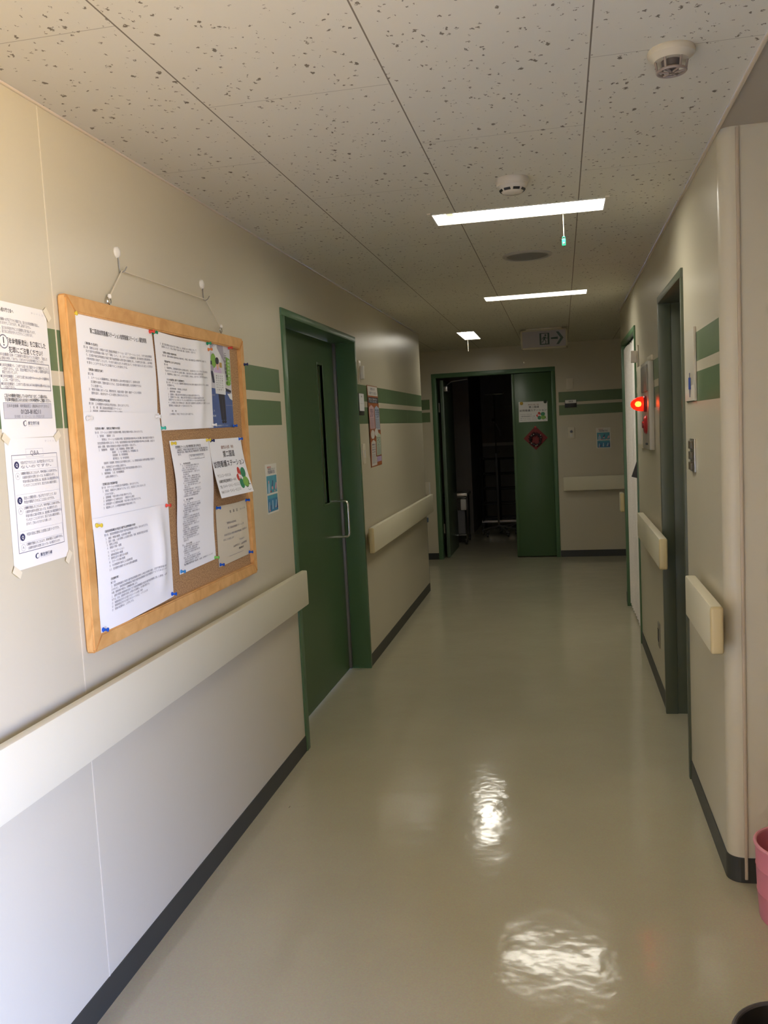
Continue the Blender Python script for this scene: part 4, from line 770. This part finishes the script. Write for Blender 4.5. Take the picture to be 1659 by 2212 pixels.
lathe_obj('call_button', [(0, .008), (.018, .007), (.020, 0)], RY(5.17, 1.505, .048), (-1, 0, 0), mat('button_red', (.22, .01, .015), .25), t)
box_obj('latch', RY, (5.12, 5.18, 1.392, 1.402, .030, .038), M_dark, t)
t = plate('meter_box', 'plain white flat box on the right wall behind the alarm panel', 'box', RY, 5.60, 5.86, 1.36, 1.862, .020, M_ivplate)
box_obj('lower_cover', RY, (5.63, 5.83, 1.38, 1.60, .020, .024), M_white, t, .002)
t = plate('call_light', 'ivory call light on the right wall beside the top of the curtain', 'call light', RY, 5.93, 5.99, 1.87, 2.01, .008, M_ivplate)
box_obj('lens', RY, (5.935, 5.985, 1.90, 1.975, .008, .050), M_white, t, .004)
t = thing('door_stay', 'small black latch on the curtained doorway frame', 'latch', RY(6.165, 1.15, .01))
bm = bmesh.new(); vs = [bm.verts.new(RY(*q)) for q in ((6.15, 1.14, .010), (6.15, 1.25, .010), (6.15, 1.15, .045), (6.185, 1.14, .010), (6.185, 1.25, .010), (6.185, 1.15, .045))]
for q in ((0, 1, 2), (3, 5, 4), (0, 3, 4, 1), (1, 4, 5, 2), (0, 2, 5, 3)): bm.faces.new([vs[i] for i in q])
obj('latch_body', bm, M_dark, t)
t = plate('switch_panel', 'dark steel switch panel with three switches on the near right wall', 'switch', RY, 3.535, 3.655, 1.328, 1.456, .006, M_steel, None, .001)
for i in range(3): box_obj('switch', RY, (3.56, 3.63, 1.335+.041*i, 1.365+.041*i, .006, .016), mat('switch_dark', (.10, .085, .06), .3), t, .002)
t = plate('wall_socket', 'small grey socket low on the right wall past the dark doorway', 'socket', RY, 4.98, 5.06, .265, .405, .006, mat('socket_grey', (.22, .20, .15), .4))
box_obj('socket_insert', RY, (5.0, 5.04, .30, .37, .006, .009), M_dark, t)
# clear document holder with a blue pen mark
t = thing('document_holder', 'clear plastic document holder on the right wall beside the dark doorway', 'holder', RY(3.61, 1.60, 0))
box_obj('backing_sheet', RY, (3.485, 3.738, 1.602, 1.872, .001, .005), mat('holder_sheet', (.56, .52, .42), .3), t)
box_obj('clear_pocket', RY, (3.485, 3.738, 1.602, 1.660, .006, .009), mat('pocket_plastic', (.60, .56, .46), .4), t, .001)
box_obj('side_edge', RY, (3.478, 3.486, 1.600, 1.874, .001, .010), mat('holder_edge', (.60, .55, .45), .3), t, .001)
tp = thing('blue_pen', 'blue pen standing in the clear document holder', 'pen', RY(3.575, 1.615, .013))
bm = bmesh.new(); bm_tube(bm, [RY(3.575, 1.645, .013), RY(3.575, 1.690, .013)], .0045, 8); obj('barrel', bm, mat('pen_blue', (.01, .05, .30), .3), tp)
bm = bmesh.new(); bm_tube(bm, [RY(3.575, 1.690, .013), RY(3.575, 1.708, .013)], .002, 8); obj('cap', bm, M_grey, tp); bm = bmesh.new(); bm_tube(bm, [RY(3.575, 1.615, .013), RY(3.575, 1.645, .013)], [.0015, .003], 8); obj('tip', bm, M_grey, tp)
# cable duct on the wall facing the viewer
tag(box_obj('cable_duct', Frame((0, 2.95, 0), (1, 0, 0), (0, 0, 1), (0, -1, 0)), (.547, .557, .012, CZ-.005, .0, .008), mat('duct_plastic', (.52, .43, .31), .45), bevel=.002), 'thin beige cable duct running up the wall beside the rounded corner', 'cable duct')

# ------------------------------------------------------------------ ceiling things
FD = Frame((0, 0, CZ), (1, 0, 0), (0, 1, 0), (0, 0, -1))   # c points down
def ceil_lamp(l, label, cord=None, fob=False, clips=True):
    x0, x1, y0, y1 = l
    t = thing('ceiling_lamp', label, 'ceiling lamp', ((x0+x1)/2, (y0+y1)/2, CZ), 'recessed ceiling lamps')
    bm = bmesh.new(); cells_ = ((x0, x0, y0, y1), (x1, x1, y0, y1), (x0, x1, y0, y0), (x0, x1, y1, y1))
    for xa, xb, ya, yb in cells_:
        p0, p1 = (xa, ya), (xb, yb)
        bm.faces.new([bm.verts.new(FD(*q)) for q in ((*p0, 0), (*p1, 0), (*p1, -.07), (*p0, -.07))])
    bm.faces.new([bm.verts.new(FD(*q)) for q in ((x0, y0, -.07), (x1, y0, -.07), (x1, y1, -.07), (x0, y1, -.07))])
    obj('housing', bm, M_lampbox, t)
    bm = bmesh.new()
    w = .006
    for a0, a1, b0, b1 in ((x0-w, x1+w, y0-w, y0), (x0-w, x1+w, y1, y1+w), (x0-w, x0, y0, y1), (x1, x1+w, y0, y1)): bm_box(bm, FD, a0, a1, b0, b1, 0, .003)
    obj('rim', bm, M_lampbox, t)
    box_obj('diffuser', FD, (x0+.004, x1-.004, y0+.004, y1-.004, -.034, -.030), M_lamp, t)
    if cord:
        cx, cy, z1 = cord
        tube_obj('pull_cord', [(cx, cy, CZ+.03), (cx, cy, CZ-.02), (cx+.001, cy, z1)], .0017, M_cord, t, 6)
        if fob:
            bm = bmesh.new(); fr = Frame((cx, cy, z1), (1, 0, 0), (0, 0, 1), (0, -1, 0)); bm_box(bm, fr, -.008, .008, -.036, -.006, -.004, .004, .002); bm_tube(bm, arc((cx, cy, z1-.003), .005, 0, math.pi, 8, (1, 0, 0), (0, 0, 1)), .002, 6)
            fo = obj('pull_fob', bm, mat('green_fob', (.02, .30, .18), .3), t)
            lathe_obj('fob_button', [(0, .002), (.0045, .001), (.005, 0)], (cx, cy-.0038, z1-.025), (0, -1, 0), M_grey, fo, 12)
    return t
l1 = ceil_lamp(LAMPS[0], 'nearest and largest ceiling lamp, with a pull cord and green fob', (.034, 3.893, 2.322), True)
box_obj('yellow_tape', FD, (-.455, -.425, 3.70, 3.88, -.0295, -.0290), mat('old_tape', (.75, .65, .30), .6, emit=1.0, ecol=(1, .88, .45)), l1)  # tape emits a little itself, standing in for lamp light passing through it
for x in (-.507, .203):
    box_obj('end_clip', FD, (x-.006, x+.010, 3.665, 3.70, .0, .004), M_ivplate, l1)
ceil_lamp(LAMPS[1], 'second ceiling lamp, a thin bright bar across the corridor past the round vent')
ceil_lamp(LAMPS[2], 'farthest ceiling lamp, lying lengthwise before the end wall', (-.905, 9.055, 2.30))
# heat detector with cage
t = thing('heat_detector', 'caged heat detector on the ceiling at the top right', 'detector', (.285, 2.30, CZ))
lathe_obj('base', [(0, 0), (.054, 0), (.056, .006), (.054, .014), (.046, .020), (.040, .026), (0, .026)], (.285, 2.30, CZ), (0, 0, -1), mat('detector_cream', (.56, .50, .37), .4), t, 32)
bm = bmesh.new()
for i in range(6):
    a = math.pi*i/3; bm_tube(bm, [(.285+.037*math.cos(a), 2.30+.037*math.sin(a), CZ-.022), (.285+.033*math.cos(a), 2.30+.033*math.sin(a), CZ-.050), (.285+.006*math.cos(a), 2.30+.006*math.sin(a), CZ-.052)], .003, 6)
bm_tube(bm, [(.285+.033*math.cos(a), 2.30+.033*math.sin(a), CZ-.050) for a in [2*math.pi*i/24 for i in range(25)]], .0035, 6, cap=False)
obj('cage', bm, mat('cage_brown', (.28, .22, .18), .35), t)
lathe_obj('sensor', [(0, 0), (.024, 0), (.022, .016), (.007, .024), (.007, .030), (0, .030)], (.285, 2.30, CZ-.024), (0, 0, -1), mat('sensor_dark', (.10, .08, .07), .3), t, 20)
# smoke detector
t = thing('smoke_detector', 'white smoke detector on the ceiling in front of the nearest lamp', 'detector', (-.146, 3.28, CZ))
o3 = (-.146, 3.28, CZ); Mw = mat('detector_white', (.60, .55, .45), .4)
lathe_obj('base', [(0, 0), (.058, 0), (.060, .006), (.058, .020), (0, .020)], o3, (0, 0, -1), Mw, t, 32)
lathe_obj('head', [(0, .020), (.056, .020), (.055, .027), (.046, .036), (.036, .048), (.030, .052), (0, .053)], o3, (0, 0, -1), Mw, t, 32)
for i in range(8):
    a = 2*math.pi*i/8+math.pi/8; d = Vector((math.cos(a), math.sin(a), 0)); s_ = Vector((-math.sin(a), math.cos(a), 0))
    bm = bmesh.new(); c = Vector(o3)+d*.0425-Vector((0, 0, .0415)); up = Vector((-.62*d.x, -.62*d.y, -.78)); nn = up.cross(s_)
    bm_box(bm, Frame(c, s_, up, nn), -.012, .012, -.0045, .0045, -.001, .001); obj('slot', bm, M_dark, t)
# round vent
t = thing('ceiling_vent', 'round grey ceiling vent between the first two lamps', 'vent', (-.148, 4.76, CZ))
lathe_obj('outer_ring', [(.128, 0), (.128, .006), (.122, .010), (.112, .010), (.110, 0)], (-.148, 4.76, CZ), (0, 0, -1), mat('vent_ring', (.42, .39, .33), .4), t, 48)
lathe_obj('centre_disc', [(0, .014), (.080, .013), (.104, .006), (.108, .0), (.0, .0)], (-.148, 4.76, CZ), (0, 0, -1), mat('vent_disc', (.20, .19, .165), .5), t, 48)
# exit sign
SY = 8.45; FS = Frame((0, SY, 0), (1, 0, 0), (0, 0, 1), (0, -1, 0))
t = thing('exit_sign', 'unlit exit sign box with running figure and arrow hanging from the ceiling', 'exit sign', (-.134, SY+.03, 2.228))
X0, X1, Z0, Z1 = -.350, .080, 2.228, 2.405
bm = bmesh.new(); bm_box(bm, FS, X0, X1, Z0, Z1, -.06, -.006, .003)
for a0, a1, b0, b1 in ((X0, X1, Z0, Z0+.016), (X0, X1, Z1-.012, Z1), (X0, X0+.016, Z0, Z1), (X1-.016, X1, Z0, Z1)): bm_box(bm, FS, a0, a1, b0, b1, -.01, .004, .001)
obj('sign_frame', bm, mat('sign_beige', (.46, .41, .28), .4), t)
bm = bmesh.new(); bm_box(bm, FS, X0+.05, X1-.05, Z1, CZ, -.05, -.02); obj('mounting_block', bm, M_ivplate, t)
ex = [('r', .40, .14, .625, .86, 1), ('p', [(.44, .18), (.44, .80), (.585, .80), (.585, .18)], 0), ('e', .535, .28, .022, .06, 1), ('p', [(.49, .36), (.48, .55), (.52, .58), (.55, .38)], 1), ('l', [(.53, .40), (.565, .48), (.585, .44)], .005, 1), ('l', [(.50, .40), (.465, .44), (.455, .54)], .005, 1), ('l', [(.515, .55), (.545, .66), (.535, .80)], .007, 1), ('l', [(.49, .55), (.475, .68), (.445, .70)], .007, 1), ('p', [(.66, .44), (.66, .54), (.82, .56), (.82, .42)], 1), ('p', [(.78, .10), (.88, .49), (.95, .49), (.84, .10)], 1), ('p', [(.78, .88), (.84, .88), (.95, .49), (.88, .49)], 1)]
sheet('sign_face', None, None, FS, ((X0+.016, Z1-.012), (X1-.016, Z1-.012), (X1-.016, Z0+.016), (X0+.016, Z0+.016)), -.004, ex, [mat('sign_acrylic', (.32, .295, .305), .35), mat('sign_green', (.010, .045, .030), .4)], parent=t)
tube_obj('pull_cord', [FS(X0+.022, Z0, -.02), FS(X0+.024, Z0-.11, -.02)], .0014, mat('dim_cord', (.40, .36, .28), .7), t, 6)
lathe_obj('cord_pull', [(0, 0), (.002, 0), (.007, .012), (0, .014)], FS(X0+.024, Z0-.108, -.02), (0, 0, -1), M_ivplate, t, 10)

# ------------------------------------------------------------------ bins near the viewer
t = thing('pink_bin', 'small pink plastic bin on the floor in front of the right wall', 'bin', (.662, 2.742, 0))
Mp = mat('pink_plastic', (.62, .20, .26), .45, .08, 25)
lathe_obj('body', [(0, .004), (.104, .004), (.108, .0), (.110, .004), (.116, .085), (.1175, .088), (.1165, .092), (.119, .165), (.1205, .168), (.1195, .172), (.121, .236), (.118, .236), (.106, .012), (0, .012)], (.662, 2.742, 0), (0, 0, 1), Mp, t, 48)
bm = bmesh.new(); bm_tube(bm, [(.662+.121*math.cos(a), 2.742+.121*math.sin(a), .238) for a in [2*math.pi*i/48 for i in range(49)]], .0055, 8, cap=False); obj('rim', bm, mat('pink_rim', (.68, .27, .32), .4), t)
t = thing('black_bin', 'black round bin cut off by the bottom right corner of the photo', 'bin', (.420, 1.758, 0))
lathe_obj('body', [(0, .004), (.095, .004), (.098, 0), (.100, .004), (.116, .29), (.120, .300), (.113, .300), (.094, .012), (0, .012)], (.420, 1.758, 0), (0, 0, 1), mat('black_rubber', (.018, .017, .018), .5), t, 48)
bm = bmesh.new(); bm_tube(bm, [(.420+.118*math.cos(a), 1.758+.118*math.sin(a), .300) for a in [2*math.pi*i/48 for i in range(49)]], .005, 8, cap=False); obj('rim', bm, mat('grey_rim', (.06, .055, .06), .45), t)
bm = bmesh.new(); bm_box(bm, Frame((.420-.118, 1.758+.03, .27), (-.25, .97, 0), (0, 0, 1), (-.97, -.25, 0)), -.02, .02, -.02, .02, .0, .005, .002); obj('green_clip', bm, mat('pale_green_clip', (.30, .50, .18), .4), t)

# ------------------------------------------------------------------ things in the dark room behind the end door
def castor(par, x, y, r=.03):
    bm = bmesh.new(); bm_lathe(bm, [(0, -.011), (r*.8, -.011), (r, -.007), (r, .007), (r*.8, .011), (0, .011)], (x, y, r), (1, 0, 0), 16); bm_box(bm, XW, x-.016, x+.016, y-.012, y+.012, r*1.2, r*2+.02); obj('castor', bm, M_dark, par)
t = thing('trolley', 'chrome trolley with a wire basket just inside the dark end doorway', 'trolley', (-1.27, 11.6, 0))
cx0, cx1, cy0, cy1 = -1.56, -1.262, 11.42, 11.85
for x in (cx0, cx1):
    for y in (cy0, cy1):
        tube_obj('post', [(x, y, .06), (x, y, .66)], .010, M_chrome, t); castor(t, x, y)
box_obj('top_tray', XW, (cx0-.02, cx1+.03, cy0-.02, cy1+.02, .640, .675), M_steel, t, .004)
tube_obj('front_bar', [(cx0, cy0-.025, .620), (cx1+.015, cy0-.025, .620)], .008, M_chrome, t)
tube_obj('lower_bar', [(cx0, cy0-.02, .13), (cx1, cy0-.02, .13)], .008, M_chrome, t)
bm = bmesh.new()
for i in range(13): x = cx0+(cx1-.07-cx0)*i/12; bm_tube(bm, [(x, cy0-.02, .46), (x, cy0-.02, .60)], .0018, 5)
for i in range(8): z = .46+.02*i; bm_tube(bm, [(cx0, cy0-.02, z), (cx1-.07, cy0-.02, z)], .0018, 5)
obj('wire_basket', bm, M_chrome, t)
bm = bmesh.new(); bm_box(bm, XW, cx1-.06, cx1+.015, cy0-.03, cy0+.05, .455, .60, .012); obj('side_box', bm, M_white, t)
box_obj('lower_panel', XW, (cx0+.01, cx1-.01, cy0+.02, cy0+.035, .14, .45), mat('trolley_panel', (.16, .16, .17), .5), t)
def rack(x0, x1, y0, y1):
    t = thing('wheeled_rack', 'dark wheeled tube rack at the back of the dark room', 'rack', ((x0+x1)/2, (y0+y1)/2, 0))
    Md = mat('rack_dark', (.03, .03, .03), .35, metal=.5)
    for x in (x0, (x0+x1)/2-.02, x1):
        tube_obj('upright', [(x, y0, .13), (x, y0, 1.06)], .018 if x != x0 else .022, Md, t)
    for x in (x0, x1): tube_obj('upright', [(x, y1, .13), (x, y1, 1.06)], .016, Md, t)
    for z in (1.04, .82, .60, .38, .16):
        bm = bmesh.new(); bm_tube(bm, [(x0, y0, z), (x1, y0, z)], .010, 8); bm_tube(bm, [(x0, y1, z), (x1, y1, z)], .010, 8); bm_tube(bm, [(x0, y0, z), (x0, y1, z)], .010, 8); bm_tube(bm, [(x1, y0, z), (x1, y1, z)], .010, 8); obj('shelf_bar', bm, Md, t)
    box_obj('bottom_tray', XW, (x0-.02, x1+.02, y0-.02, y1+.02, .115, .145), M_steel, t)
    for x in (x0, x1):
        for y in (y0, y1): castor(t, x, y, .04)
rack(-1.17, -.62, 12.95, 13.35)
def drip(x, y, ztop, label, n=5):
    t = thing('drip_stand', label, 'drip stand', (x, y, 0), 'drip stands in the dark room')
    tube_obj('pole', [(x, y, .12), (x, y, 1.15)], .013, M_steel, t); tube_obj('upper_pole', [(x, y, 1.15), (x, y, ztop)], .008, M_chrome, t)
    tube_obj('hook_bar', [(x-.13, y, ztop+.01), (x-.12, y, ztop), (x+.12, y, ztop), (x+.13, y, ztop+.01)], .006, M_chrome, t)
    lathe_obj('clamp_knob', [(0, 0), (.022, .004), (.024, .03), (0, .034)], (x+.02, y, 1.16), (1, 0, 0), M_dark, t, 12)
    for i in range(5):
        a = 2*math.pi*i/5+.3; tube_obj('leg', [(x, y, .14), (x+.24*math.cos(a), y+.24*math.sin(a), .08)], .011, M_steel, t); castor(t, x+.24*math.cos(a), y+.24*math.sin(a), .03)
drip(-.90, 12.30, 1.965, 'tall drip stand with a bright hook bar in the dark room')
drip(-.66, 12.60, 1.80, 'drip stand beside the closed green leaf, partly hidden by it')
t = thing('hanging_hose', 'pale bent hose with a dark nozzle on the back wall of the dark room', 'hose', (-1.02, 14.36, 1.35))
tube_obj('hose', [(-1.08, 14.38, 1.60), (-1.03, 14.36, 1.55), (-.98, 14.36, 1.45), (-.97, 14.37, 1.36)], .014, mat('hose_pale', (.30, .29, .27), .5), t)
lathe_obj('nozzle', [(0, 0), (.03, .01), (.032, .05), (0, .06)], (-1.08, 14.38, 1.59), (0, 0, 1), M_dark, t, 12)
